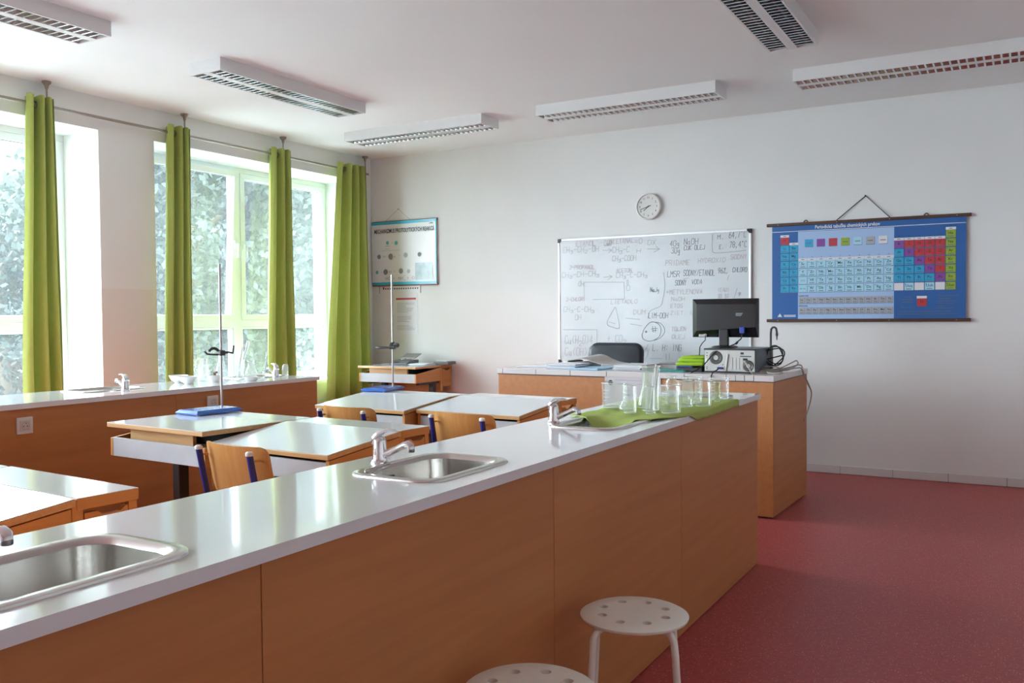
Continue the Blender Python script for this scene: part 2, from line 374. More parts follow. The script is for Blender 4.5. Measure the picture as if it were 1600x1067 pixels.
# windows: white plastic frames, sashes, panes
def bar(mb, x0, x1, a, b): mb.box(x0, x1, a[0], b[0], a[1], b[1])
def ring(mb, x0, x1, y0, y1, z0, z1, w):
    mb.box(x0, x1, y0, y1, z0, z0+w); mb.box(x0, x1, y0, y1, z1-w, z1); mb.box(x0, x1, y0, y0+w, z0+w, z1-w); mb.box(x0, x1, y1-w, y1, z0+w, z1-w)
for wi, (a, b) in enumerate(WINS):
    w = thing('window_%d' % (wi+1), None, None, (XF-0.04, (a+b)/2, ZS), kind='structure')
    hw = (b-a)/2; H = ZT-ZS; X0, X1 = -0.04, 0.04
    fr = MB(); ring(fr, X0, X1, -hw, hw, 0, H, 0.05); fr.box(X0, X1, -0.045, 0.045, 0.05, H-0.05)
    for s in (-1, 1):
        y0, y1 = (-hw+0.05, -0.045) if s < 0 else (0.045, hw-0.05)
        fr.box(X0, X1, y0, y1, 0.55, 0.615)
    obj(fr, 'frame', 'window_white', w, bevel=0.004)
    for s in (-1, 1):
        y0, y1 = (-hw+0.052, -0.047) if s < 0 else (0.047, hw-0.052)
        for low in (True, False):
            z0, z1 = (0.052, 0.548) if low else (0.617, H-0.052)
            wd = 0.022 if low else 0.052
            sm = MB(); ring(sm, -0.03, 0.05 if not low else 0.03, y0, y1, 0, z1-z0, wd)
            so = obj(sm, 'sash', 'window_white', w, bevel=0.003); so.location = (0, 0, z0)
            gm = MB(); ring(gm, 0.012, 0.016, y0+wd-0.001, y1-wd+0.001, wd-0.001, z1-z0-wd+0.001, 0.005)
            obj(gm, 'gasket', 'gasket', so)
            obj(MB().box(-0.002, 0.004, y0+wd-0.004, y1-wd+0.004, wd-0.004, z1-z0-wd+0.004), 'pane', 'window_glass', so)
            if not low:
                hy = y1-0.026 if s < 0 else y0+0.026
                hm = MB(); hm.box(0.05, 0.062, hy-0.014, hy+0.014, 0.68, 0.76); hm.tube([(0.06, hy, 0.72), (0.095, hy, 0.72), (0.098, hy, 0.70), (0.098, hy, 0.60)], 0.009, 8)
                obj(hm, 'handle', 'window_white', so, smooth=40)
                if wi == 0 and s < 0: so.rotation_euler = (0, rad(3.2), 0)     # this sash is tipped open
    obj(MB().box(0.0, 0.462, -hw+0.001, hw-0.001, -0.03, 0.0), 'sill', 'window_white', w, bevel=0.006)

# ------------------------------------------------------------------ outside: trees on a pale yard
struct(MB().box(-70, XW-0.9, -30, 60, -4.0, -3.8), 'ground', 'pale_yard')
def hillside(u, v):
    y = -12+82*u; t = min(1, max(0, (y-27)/9)); t = t*t*(3-2*t); top = 5.2+1.0*math.sin(y*0.9)+0.5*math.sin(y*2.3)+(19+1.5*math.sin(y*0.7))*t
    w = min(1, v*1.0); return (-40-16*v+0.8*math.sin(3.1*y+9*v), y, -3.8+(top+3.8)*math.sin(w*PI/2)+0.5*math.sin(2.7*y+11*v)*w)
struct(MB().grid(hillside, 160, 24), 'hillside', 'far_wood', smooth=60)
def tree(name, label, x, y, zb, ztop, rc, zlow, seed, n, leaf, ls=0.15):
    n = int(n*3.2); ls *= 0.95
    g = np.random.default_rng(seed); t = thing(name, label, 'tree', (x, y, zb), group='trees beyond the windows')
    h = ztop-zb; tr = MB(); tr.tube([(0, 0, 0), (0.05, 0.03, h*0.35), (-0.06, 0.08, h*0.6), (0.02, 0, h*0.92)], [0.20, 0.16, 0.10, 0.03], 9)
    for k in range(7):
        w = g.uniform(0, 2*PI); z0 = h*g.uniform(0.3, 0.7); l = rc*g.uniform(0.5, 0.85)
        tr.tube([(0, 0, z0), (l*0.5*math.cos(w), l*0.5*math.sin(w), z0+0.4), (l*math.cos(w), l*math.sin(w), z0+1.0)], [0.07, 0.05, 0.015], 6)
    obj(tr, 'trunk', 'bark', t, smooth=60)
    lo = zlow-zb; cz = (lo+h)/2; hz = (h-lo)/2; nb = 70
    d = g.normal(size=(nb, 3)); d /= np.linalg.norm(d, axis=1)[:, None]; d *= g.uniform(0.35, 0.86, (nb, 1))**0.6
    cen = d*np.array([rc, rc, hz]); br = g.uniform(0.22, 0.40, nb)*rc
    which = g.integers(0, nb, n); o_ = g.normal(size=(n, 3)); o_ /= np.linalg.norm(o_, axis=1)[:, None]
    p = cen[which] + o_*(br[which]*g.uniform(0.55, 1.05, n))[:, None]*np.array([1, 1, 0.8]) + np.array([0, 0, cz])
    u = g.normal(size=(n, 3)); u /= np.linalg.norm(u, axis=1)[:, None]; q = g.normal(size=(n, 3)); v = np.cross(u, q); v /= np.linalg.norm(v, axis=1)[:, None]
    s = (ls*g.uniform(0.6, 1.3, n))[:, None]
    V = np.stack([p-u*s*0.5, p+v*s*0.33, p+u*s*0.6, p-v*s*0.33], 1).reshape(-1, 3)
    me = bpy.data.meshes.new('foliage'); me.from_pydata(V.tolist(), [], np.arange(4*n).reshape(-1, 4).tolist()); me.materials.append(MATS[leaf])
    f = bpy.data.objects.new('foliage', me); COL.objects.link(f); f.parent = t; f['kind'] = 'stuff'
    return t
tree('leafy_tree', 'round-topped tree against the white sky, seen through the leftmost window', -18.0, 10.6, -3.8, 3.6, 3.0, -2.4, 3, 9000, 'leaf_dark')
tree('leafy_tree', 'pale young tree in front, low in the leftmost window', -13.5, 7.6, -3.8, -0.1, 1.7, -3.6, 9, 5000, 'leaf_pale', 0.12)
tree('leafy_tree', 'tall tree filling the window left of the narrow mullion', -14.5, 12.4, -3.8, 8.2, 3.1, -1.5, 5, 13000, 'leaf_mid')
tree('leafy_tree', 'tall dense tree behind the window right of the mullion', -16.0, 17.6, -3.8, 9.0, 3.4, -2.2, 6, 13000, 'leaf_mid')
tree('leafy_tree', 'tall tree at the right edge of the far window', -11.5, 13.6, -3.8, 7.6, 2.0, -2.0, 7, 10000, 'leaf_pale')
tree('leafy_tree', 'dark tree standing farther back behind the far window', -24.0, 22.5, -3.8, 9.5, 4.4, -3.0, 8, 11000, 'leaf_dark', 0.2)

# ------------------------------------------------------------------ curtains and rod
XC = -6.07; ZROD = 2.85
rod = thing('curtain_rod', 'long thin metal curtain rod under the ceiling above the windows', 'curtain rod', (XC, 3.0, ZROD))
obj(MB().tube([(XC, -1.5, ZROD), (XC, 7.55, ZROD-0.012)], 0.011, 10), 'rod', 'rod_bronze', rod, smooth=50, world=True)
for y in (3.94, 5.15, 6.29, 7.50, 2.4, 0.9):
    m = MB(); m.lathe([(0.006, ZROD-0.004), (0.006, ZC-0.06), (0.011, ZC-0.05), (0.014, ZC-0.03), (0.032, ZC-0.012), (0.032, ZC)], (XC, y, 0), 12)
    obj(m, 'ceiling_bracket', 'rod_bronze', rod, smooth=40, world=True)
def curtain(label, t0, t1, b0, b1, zb, n, amp, seed):
    r = random.Random(seed); ph = [r.uniform(-0.5, 0.5) for _ in range(6)]
    yc = (t0+t1)/2; c = thing('curtain', label, 'curtain', (XC, yc, zb), group='green eyelet curtains')
    def P(s, v):   # s across, v from the top down
        k = v**0.8; y = (t0+(t1-t0)*s)*(1-k)+(b0+(b1-b0)*s)*k
        w = 2*PI*n*(s**1.3 + 0.03*math.sin(5*s+ph[0])*v) + 0.6
        A = amp*(0.85+0.25*math.sin(3*s+ph[1])+0.15*v)
        x = XC + A*math.sin(w) + 0.012*math.sin(7*v+ph[2]+4*s)*v
        y -= 0.14*amp*math.sin(2*w)*(0.5+0.5*v) + 0.012*math.sin(4*v+ph[3])*v
        z = 2.893-(2.893-zb)*v + 0.006*math.sin(2*w)*(1-v)
        return Vector((x, y, z))
    obj(MB().grid(P, 26*n, 40), 'cloth', 'curtain_green', c, smooth=80, world=True)
    for k in range(2*n):
        s = ((k*PI+PI-0.6)/(2*PI*n))**(1/1.3)
        if not 0.02 < s < 0.98: continue
        v = 0.02; p = P(s, v); d = (P(s+0.004, v)-P(s-0.004, v)); nrm = Vector((d.y, -d.x, 0)).normalized()
        Rm = nrm.to_track_quat('Z', 'Y').to_matrix()
        obj(MB().lathe([(0.021, -0.004), (0.027, -0.003), (0.027, 0.003), (0.021, 0.004), (0.0185, 0), (0.021, -0.004)], p, 16, Rm), 'eyelet', 'chrome', c, smooth=40, world=True)
    return c
curtain('green curtain hanging at the leftmost window, nearest the camera', 3.77, 3.975, 3.69, 4.03, 0.06, 3, 0.074, 1)
curtain('green curtain on the left side of the far window, beside the pillar', 4.955, 5.185, 4.90, 5.185, 0.06, 3, 0.068, 2)
curtain('green curtain hanging over the middle of the far window', 6.11, 6.355, 6.02, 6.42, 0.06, 3, 0.070, 3)
curtain('widest green curtain in the corner beside the hanging poster', 7.035, 7.46, 6.80, 7.57, 0.06, 4, 0.072, 4)

# ------------------------------------------------------------------ ceiling lights
def ceiling_light(label, length, loc, rz):
    L = length; w = 0.145; t = thing('ceiling_light', label, 'ceiling light', loc, rz, 'louvred ceiling lights')
    h = MB(); zb = -0.085; e = 0.012; ch = (0.028, 0.118)
    h.box(-w, w, -L/2, L/2, -0.008, 0)
    h.box(-w, -w+e, -L/2, L/2, zb, -0.008); h.box(w-e, w, -L/2, L/2, zb, -0.008)
    h.box(-w+e, w-e, -L/2, -L/2+e, zb, -0.008); h.box(-w+e, w-e, L/2-e, L/2, zb, -0.008)
    obj(h, 'housing', 'lamp_white', t)
    obj(MB().box(-ch[0], ch[0], -L/2+e, L/2-e, zb, zb+0.006), 'centre_strip', 'lamp_white', t)
    for s in (-1, 1):
        rf = MB(); xa, xb = s*ch[0], s*(w-e)
        n = 8; xc = (xa+xb)/2; hw = abs(xb-xa)/2
        def para(u, v): a = -1+2*u; return (xc+hw*a, -L/2+e+(L-2*e)*v, zb+0.002+0.062*(1-a*a))
        rf.grid(para, n, 1); obj(rf, 'reflector', 'lamp_reflector', t, smooth=60)
        lv = MB(); nb = int(L/0.048)
        for k in range(1, nb):
            y = -L/2+e+(L-2*e)*k/nb
            lv.add([(xa, y-0.0055, zb+0.001), (xb, y-0.0055, zb+0.001), (xb, y+0.0055, zb+0.001), (xa, y+0.0055, zb+0.001), (xa+s*0.012, y, zb+0.034), (xb-s*0.012, y, zb+0.034)],
                   [(0, 1, 5, 4), (2, 3, 4, 5), (0, 3, 2, 1), (0, 4, 3), (1, 2, 5)])
        obj(lv, 'louvre', 'lamp_reflector', t)
        obj(MB().tube([(xc, -L/2+0.03, zb+0.050), (xc, L/2-0.03, zb+0.050)], 0.008, 8), 'lamp_tube', 'lamp_tube', t, smooth=50)
    return t
l0 = ceiling_light('ceiling light by the windows, cut off at the top left corner', 1.48, (-4.69, 2.61, ZC), 0)
copy_tree(l0, (-4.69, 4.89, ZC), 0, 'ceiling light by the windows, running towards the back wall, fully in view')
copy_tree(l0, (-4.70, 6.57, ZC), PI/2, 'ceiling light along the back wall, nearest the corner with the curtains')
copy_tree(l0, (-2.70, 6.57, ZC), PI/2, 'ceiling light along the back wall, above the whiteboard and clock')
copy_tree(l0, (-0.67, 6.57, ZC), PI/2, 'ceiling light along the back wall, at the right edge of the picture')
copy_tree(l0, (-1.235, 4.90, ZC), 0, 'ceiling light seen from below at the top, with wide open louvres')

# ------------------------------------------------------------------ lab benches
ZB = 0.90; TH = 0.027
def cabinet(label, xa, xb, ya, yb, group, first=False, last=False):
    """one panelled bench unit; xa is the side away from the pupils' aisle edge"""
    c = thing('bench_cabinet', label, 'cabinet', ((xa+xb)/2, (ya+yb)/2, 0), group=group)
    hx = (xb-xa)/2; hy = (yb-ya)/2; zt = ZB-TH; e = 0.018; g = 0.0012
    body = MB()
    body.box(-hx+e, hx-e, -hy+g, -hy+g+e, 0.05, zt-0.16); body.box(-hx+e, hx-e, hy-g-e, hy-g, 0.05, zt-0.16); body.box(-hx+e, hx-e, -hy+g, hy-g, 0.05, 0.068)
    obj(body, 'carcass', 'bench_beech', c)
    obj(MB().box(hx-e, hx, -hy+g, hy-g, 0.004, zt), 'front_panel', 'bench_beech', c, bevel=0.0015)
    obj(MB().box(-hx, -hx+e, -hy+g, hy-g, 0.004, zt), 'back_panel', 'bench_beech', c, bevel=0.0015)
    if last: obj(MB().box(-hx+e, hx-e, hy-e-0.02, hy, 0.004, zt), 'end_panel', 'bench_beech', c, bevel=0.0015)
    return c
def worktop(label, xa, xb, ya, yb, holes, hx, hy):
    """slab with rectangular cut-outs for the sinks at (x, y)"""
    m = MB(); z0, z1 = ZB-TH, ZB; cur = ya
    for cx, cy in sorted(holes, key=lambda p: p[1]):
        m.box(xa, xb, cur, cy-hy, z0, z1); m.box(xa, cx-hx, cy-hy, cy+hy, z0, z1); m.box(cx+hx, xb, cy-hy, cy+hy, z0, z1); cur = cy+hy
    m.box(xa, xb, cur, yb, z0, z1)
    o = one(m, 'bench_worktop', 'worktop_white', label, 'worktop'); return o
BX0, BX1 = -1.705, -1.20
NS = [(-1.425, 0.90), (-1.425, 2.04), (-1.425, 3.19), (-1.425, 4.34)]
ys = [-0.15, 1.184, 2.361, 3.506, 4.715]
lab = ['wood-panelled bench cabinet nearest the camera, at the lower left', 'wood-panelled bench cabinet with the nearer stool in front of it',
       'wood-panelled bench cabinet behind the farther white stool', 'last wood-panelled cabinet of the near bench, before the teacher\'s desk']
for i in range(4): cabinet(lab[i], BX0+0.012, BX1-0.013, ys[i], ys[i+1], 'near bench cabinets', last=(i == 3))
worktop('long glossy white worktop of the near bench, with sinks set in it', BX0, BX1, -0.15, 4.728, NS, 0.122, 0.19)
LX0, LX1 = -4.95, -4.352
LS = [(-4.76, 0.95), (-4.76, 2.16), (-4.76, 3.41), (-4.76, 4.60)]
ys = [-0.1, 1.2, 2.40, 3.605, 4.825]
lab = ['window-side bench cabinet behind the nearest desks, out at the left', 'window-side bench cabinet at the left picture edge, by the first desks', 'window-side bench cabinet with the left socket on its panel', 'last window-side bench cabinet, with the socket behind the blue stand']
for i in range(1, 4): cabinet(lab[i], LX0+0.012, LX1-0.013, ys[i], ys[i+1], 'window bench cabinets', last=(i == 3))
worktop('white worktop of the bench along the windows', LX0, LX1, 1.2, 4.84, LS[1:], 0.122, 0.19)
# sinks
def make_sink(label, loc, rz, group):
    s = thing('sink', label, 'sink', loc, rz, group); A = []
    for hx, hy, r, z in ((0.147, 0.215, 0.07, 0.0), (0.146, 0.214, 0.07, 0.004), (0.142, 0.210, 0.068, 0.0065), (0.124, 0.190, 0.062, 0.0065), (0.119, 0.185, 0.060, 0.003), (0.115, 0.181, 0.058, -0.006)):
        A.append(rrect(hx, hy, r, 7, z))
    obj(MB().loft(A, False, False), 'rim', 'steel', s, smooth=35)
    B = []
    for hx, hy, r, z in ((0.115, 0.181, 0.058, -0.006), (0.110, 0.176, 0.056, -0.10), (0.104, 0.170, 0.052, -0.125), (0.09, 0.155, 0.045, -0.134)):
        B.append(rrect(hx, hy, r, 7, z))
    obj(MB().loft(B, False, True), 'basin', 'steel', s, smooth=50)
    dr = MB().lathe([(0.0, -0.1335), (0.012, -0.1335), (0.015, -0.131), (0.030, -0.131), (0.033, -0.134)], (0, 0, 0), 20)
    obj(dr, 'drain', 'chrome', s, smooth=40)
    ov = MB()
    for k in range(6):
        y = -0.085+0.0105*k; ov.box(-0.1142, -0.1095, y-0.0018, y+0.0018, -0.055, -0.024)
    obj(ov, 'overflow_grille', 'dark_slot', s)
    return s
snk = make_sink('steel sink nearest the camera at the lower left of the near bench', (*NS[0], ZB), 0, 'steel sinks in the near bench')
copy_tree(snk, (*NS[1], ZB), 0, 'empty steel sink in the middle of the near bench')
copy_tree(snk, (*NS[2], ZB), 0, 'steel sink in the near bench with the green towel hanging into it')
copy_tree(snk, (*NS[3], ZB), 0, 'steel sink at the far end of the near bench, behind the glassware')
copy_tree(snk, (*LS[2], ZB), PI, 'steel sink in the window bench, left, near the pillar', 'steel sinks in the window bench')
copy_tree(snk, (*LS[3], ZB), PI, 'steel sink at the far end of the window bench, by the glassware', 'steel sinks in the window bench')
# mixer taps: body, spout, lever
def make_tap(label, loc, rz, group):
    t = thing('mixer_tap', label, 'tap', loc, rz, group)
    obj(MB().lathe([(0.026, 0.0), (0.026, 0.004), (0.0225, 0.007), (0.0215, 0.012), (0.0205, 0.03), (0.0195, 0.052), (0.0185, 0.06), (0.0, 0.06)], seg=24), 'body', 'chrome', t, smooth=40)
    sp = MB().tube([(0.012, 0, 0.024), (0.03, 0, 0.030), (0.06, 0, 0.044), (0.082, 0, 0.055), (0.094, 0, 0.058), (0.101, 0, 0.053), (0.103, 0, 0.044)], [0.013, 0.0105, 0.0095, 0.010, 0.0115, 0.012, 0.011], 14)
    so = obj(sp, 'spout', 'chrome', t, smooth=50)
    obj(MB().lathe([(0.0, 0.036), (0.0095, 0.036), (0.0105, 0.038), (0.0105, 0.046)], (0.1035, 0, 0), 16), 'aerator', 'rod_steel', so, smooth=40)
    lv = MB(); loops = []
    for x, z, hw, ht in ((-0.017, 0.056, 0.017, 0.006), (-0.012, 0.072, 0.0175, 0.012), (0.002, 0.086, 0.016, 0.011), (0.022, 0.0935, 0.012, 0.0065), (0.042, 0.0955, 0.010, 0.004), (0.056, 0.094, 0.008, 0.003)):
        a = math.atan2(0.03, 0.03) if x < 0 else 0.2
        loops.append([(x-math.sin(a)*ht*math.sin(w), hw*math.cos(w), z+math.cos(a)*ht*math.sin(w)) for w in [2*PI*k/14 for k in range(14)]])
    obj(lv.loft(loops), 'lever', 'chrome', t, smooth=60)
    obj(MB().lathe([(0.0185, 0.058), (0.0185, 0.066), (0.012, 0.076), (0.0, 0.078)], seg=20), 'cartridge_cap', 'chrome', t, smooth=50)
    return t
tp = make_tap('chrome mixer tap at the left picture edge, by the nearest sink', (-1.607, 0.885, ZB), 0, 'chrome taps on the near bench')
copy_tree(tp, (-1.607, 2.035, ZB), rad(6), 'chrome mixer tap beside the middle sink of the near bench')
copy_tree(tp, (-1.59, 3.10, ZB), rad(4), 'chrome mixer tap beside the sink with the green towel')
copy_tree(tp, (-4.55, 3.40, ZB), PI-0.15, 'chrome mixer tap on the window bench, below the pillar', 'chrome taps on the window bench')
copy_tree(tp, (-4.55, 4.61, ZB), PI-0.2, 'chrome mixer tap at the far end of the window bench', 'chrome taps on the window bench')
# sockets in the window bench panel
def socket(label, y, z):
    s = thing('wall_socket', label, 'socket', (LX1-0.013, y, z), group='sockets on the window bench')
    obj(MB().box(0, 0.010, -0.042, 0.042, -0.042, 0.042), 'plate', 'cap_white', s, bevel=0.003)
    obj(MB().box(0.0095, 0.013, -0.027, 0.027, -0.027, 0.027), 'insert', 'ceramic_cream', s, bevel=0.002)
    m = MB(); Rm = Matrix.Rotation(PI/2, 3, 'Y')
    m.lathe([(0.018, 0.0), (0.020, 0.0015), (0.019, 0.002)], (0.012, 0, 0), 20, Rm); obj(m, 'socket_ring', 'grey_plastic', s)
    for a in (-0.0095, 0.0095):
        obj(MB().lathe([(0.0, 0.0022), (0.0028, 0.0022), (0.0028, 0)], (0.0115, a, -0.003), 10, Rm), 'contact_hole', 'dark_slot', s)
    obj(MB().lathe([(0.003, 0), (0.003, 0.008), (0, 0.009)], (0.012, 0, 0.012), 10, Rm), 'earth_pin', 'chrome', s, smooth=40)
socket('white power socket on the window bench panel, left, above the first desks', 2.672, 0.788)
socket('white power socket on the window bench panel, half hidden by the blue stand rod', 3.875, 0.798)

# ------------------------------------------------------------------ pupils' desks
DW = 0.712; DD = 0.63; DH = 0.83
def make_desk(label, loc, rz, raised, name='pupil_desk'):
    t = thing(name, label, 'desk', loc, rz, 'pupils\' desks with lifting lids')
    e = 0.018; yh = 0.44; zl = 0.67; lt = 0.022; fz = 0.782
    k = (DH-fz)/yh
    for s in (0, 1):
        x0 = 0.004 if s == 0 else DW-0.004-e
        top = lambda y: fz+k*y-lt-0.004
        obj(MB().prism([(0.012, zl), (yh-0.012, zl), (yh-0.012, top(yh-0.012)), (0.012, top(0.012) if not raised else 0.755)], 0, x0, x0+e), 'side_panel', 'desk_beech', t, bevel=0.001)
        obj(MB().box(x0, x0+e, yh-0.010, yh+0.022, 0.57, DH-0.006), 'hinge_post', 'desk_beech', t, bevel=0.001)
        obj(MB().box(x0, x0+e, DD-0.03, DD-0.004, 0.57, DH-0.035), 'rear_post', 'desk_beech', t, bevel=0.001)
        # drawer front with finger notch (right side) or plain board (left side)
        a, b = yh+0.026, DD-0.034; zt = DH-0.045; poly = [(a, 0.61), (b, 0.61), (b, zt)]
        if s == 1:
            c = (a+b)/2+0.008; poly += [(c+0.05, zt), (c+0.035, zt-0.012), (c-0.02, zt-0.012), (c-0.035, zt)]
        poly += [(a, zt)]
        obj(MB().prism(poly, 0, x0, x0+e), 'drawer_front', 'desk_beech', t)
    obj(MB().box(0.004+e, DW-0.004-e, 0.014, 0.030, zl, 0.757 if raised else fz-lt-0.012), 'front_panel', 'panel_grey', t, bevel=0.001)
    obj(MB().box(0.0225, DW-0.0225, 0.031, DD-0.036, zl, zl+0.012), 'bottom_board', 'desk_beech', t)
    obj(MB().box(0.0225, DW-0.0225, yh-0.008, yh+0.010, zl+0.013, DH-0.04), 'partition', 'dark_slot', t)
    obj(MB().box(0.06, DW-0.06, DD-0.09, DD-0.074, 0.30, 0.668), 'modesty_panel', 'desk_beech', t, bevel=0.001)
    # lid and fixed back strip: white top on a beech board
    if raised: Mx = Matrix.Translation((DW/2, yh-0.003, DH))
    else: Mx = Matrix.Translation((DW/2, yh-0.003, DH)) @ Matrix.Rotation(math.atan(k), 4, 'X')
    ld = MB(); ld.mbox(Mx @ Matrix.Translation((0, -yh/2, -lt/2-0.001)), DW/2, yh/2, lt/2-0.001)
    lo = obj(ld, 'lid', 'edge_beech', t, bevel=0.002)
    tp_ = MB(); tp_.mbox(Mx @ Matrix.Translation((0, -yh/2, -0.0005)), DW/2-0.001, yh/2-0.001, 0.0008); obj(tp_, 'lid_top', 'lid_white', lo)
    so = obj(MB().box(0, DW, yh+0.003, DD, DH-0.034, DH-0.0012), 'back_strip', 'desk_beech', t, bevel=0.002)
    obj(MB().box(0.001, DW-0.001, yh+0.004, DD-0.001, DH-0.0014, DH+0.0002), 'back_strip_top', 'lid_white', so)
    if raised:
        obj(MB().box(0.10, 0.57, 0.055, 0.073, zl+0.013, DH-lt-0.003), 'lid_prop', 'edge_beech', t, bevel=0.001)
    else:
        obj(MB().box(DW*0.45, DW*0.45+0.012, 0.010, 0.016, fz-lt-0.004, fz-lt+0.003), 'lid_peg', 'dark_slot', t)
    for x in (0.055, DW-0.055):
        lg = MB(); lg.box(x-0.025, x+0.025, 0.33, 0.39, 0.03, zl); lg.box(x-0.022, x+0.022, 0.10, 0.60, zl-0.025, zl-0.002)
        obj(lg, 'leg', 'leg_grey', t, bevel=0.004)
        obj(MB().box(x-0.025, x+0.025, 0.04, DD-0.02, 0.0, 0.035), 'foot', 'leg_grey', t, bevel=0.006)
    return t
dk = make_desk('closed white-topped desk in the near row, its drawer side facing the bench', (-2.984, 1.125, 0), rad(-4), False)
copy_tree(dk, (-3.705, 1.17, 0), rad(-4), 'closed white-topped desk cut off by the left picture edge')
copy_tree(dk, (-3.060, 2.70, 0), rad(-4), 'closed sloping desk in the middle row, behind the first chair')
copy_tree(dk, (-3.050, 4.20, 0), rad(-3.5), 'closed sloping desk in the last row, right, next to the teacher\'s desk')
copy_tree(dk, (-3.780, 4.155, 0), rad(-3.5), 'closed sloping desk in the last row with a blue stand on it')
dr = make_desk('desk in the middle row with its lid propped up level, carrying a blue stand', (-3.785, 2.725, 0), rad(-4), True)
copy_tree(dr, (-5.825, 7.045, 0), 0, 'desk with propped lid against the back wall under the poster')

# ------------------------------------------------------------------ pupils' chairs
def make_chair(label, loc, rz):
    t = thing('school_chair', label, 'chair', loc, rz, 'school chairs with blue frames')
    # backrest: curved plywood, straight top, round lower corners. y=0 is the back face, seat lies towards +y
    hw = 0.185; zt, zb = 0.848, 0.615
    out = []
    n = 10
    for i in range(n+1):
        a = rad(90-90*i/n); out.append((hw-0.035+0.035*math.cos(a), zt-0.035+0.035*math.sin(a)))
    for i in range(n+1):
        a = PI/2*i/n; out.append((hw*0.97*math.cos(a)*0.999 if i else hw, zb+0.10-0.10*math.sin(a)))
    half = out; full = half + [(-x, z) for x, z in reversed(half)]
    def bend(x, z, off):   # shallow hollow towards the sitter, leaning back a little with height
        return (x, 0.060*(x/hw)**2*0.8 - 0.19*(z-0.62) + off, z)
    bk = MB(); NX = 18; cols = []
    def zr(x):   # top and bottom of the outline at x
        x = abs(x); top = zt if x < hw-0.035 else zt-0.035+math.sqrt(max(0, 0.035**2-(x-hw+0.035)**2))
        bot = zb+0.10-0.10*math.sqrt(max(0, 1-(x/hw)**2)**1.0); return bot, top
    xs = [hw*math.sin(PI/2*(-1+2*i/NX)) for i in range(NX+1)]
    loops = []
    for x in xs:
        bo, to = zr(x); zs = [bo+(to-bo)*j/8 for j in range(9)]
        loops.append([bend(x, z, 0) for z in zs] + [bend(x, z, 0.010) for z in reversed(zs)])
    bk.loft(loops); obj(bk, 'backrest', 'chair_ply', t, smooth=45)
    st = MB(); loops = []
    for i in range(13):
        y = 0.075+0.385*i/12; w = 0.195-0.02*(1-i/12)-(0.05*max(0, (i-10)/2)**2); dz = 0.012*math.sin(PI*i/12) + (0.02*((i-10)/2)**2 if i > 10 else 0)
        zs = 0.455-dz
        top = [(w*math.sin(PI/2*(-1+2*j/8)), y, zs+0.006*abs(-1+2*j/8)**2) for j in range(9)]
        loops.append(top + [(px_, py_, pz_-0.011) for px_, py_, pz_ in reversed(top)])
    st.loft(loops); obj(st, 'seat', 'chair_ply', t, smooth=45)
    def flat_tube(pts, name):
        m = MB(); m.tube(pts, 0.0125, 12); return obj(m, name, 'tube_blue', t, smooth=50)
    for s in (-1, 1):
        x = s*0.155; up = [(x, -0.046, 0.825), (x, -0.018, 0.68), (x, 0.006, 0.55), (x, 0.026, 0.445), (x, 0.06, 0.43), (x, 0.14, 0.43)]
        u = flat_tube(up, 'upright')
        obj(MB().lathe([(0.0, 0.012), (0.010, 0.011), (0.0145, 0.006), (0.0145, -0.004)], (x, -0.0465, 0.825), 14), 'tube_cap', 'cap_white', u, smooth=40)
        obj(MB().tube([(x, -0.042, 0.80), (x, -0.005, 0.798)], 0.005, 8), 'back_bolt', 'chair_ply', u, smooth=50)
        flat_tube([(x, 0.06, 0.43), (x, 0.38, 0.43)], 'seat_rail')
        flat_tube([(x, 0.09, 0.43), (x+s*0.02, 0.02, 0.02)], 'leg'); flat_tube([(x, 0.36, 0.43), (x+s*0.02, 0.42, 0.02)], 'leg')
    flat_tube([(-0.165, 0.05, 0.22), (0.165, 0.05, 0.22)], 'stretcher')
    return t
c0 = make_chair('wooden school chair nearest the camera, behind the middle sink\'s left end', (-2.575, 2.385, 0), rad(-7))
copy_tree(c0, (-2.385, 3.665, 0), rad(-4), 'wooden school chair at the right desk of the last row')
copy_tree(c0, (-3.110, 3.665, 0), rad(-3), 'wooden school chair at the last row\'s left desk, only its top showing')

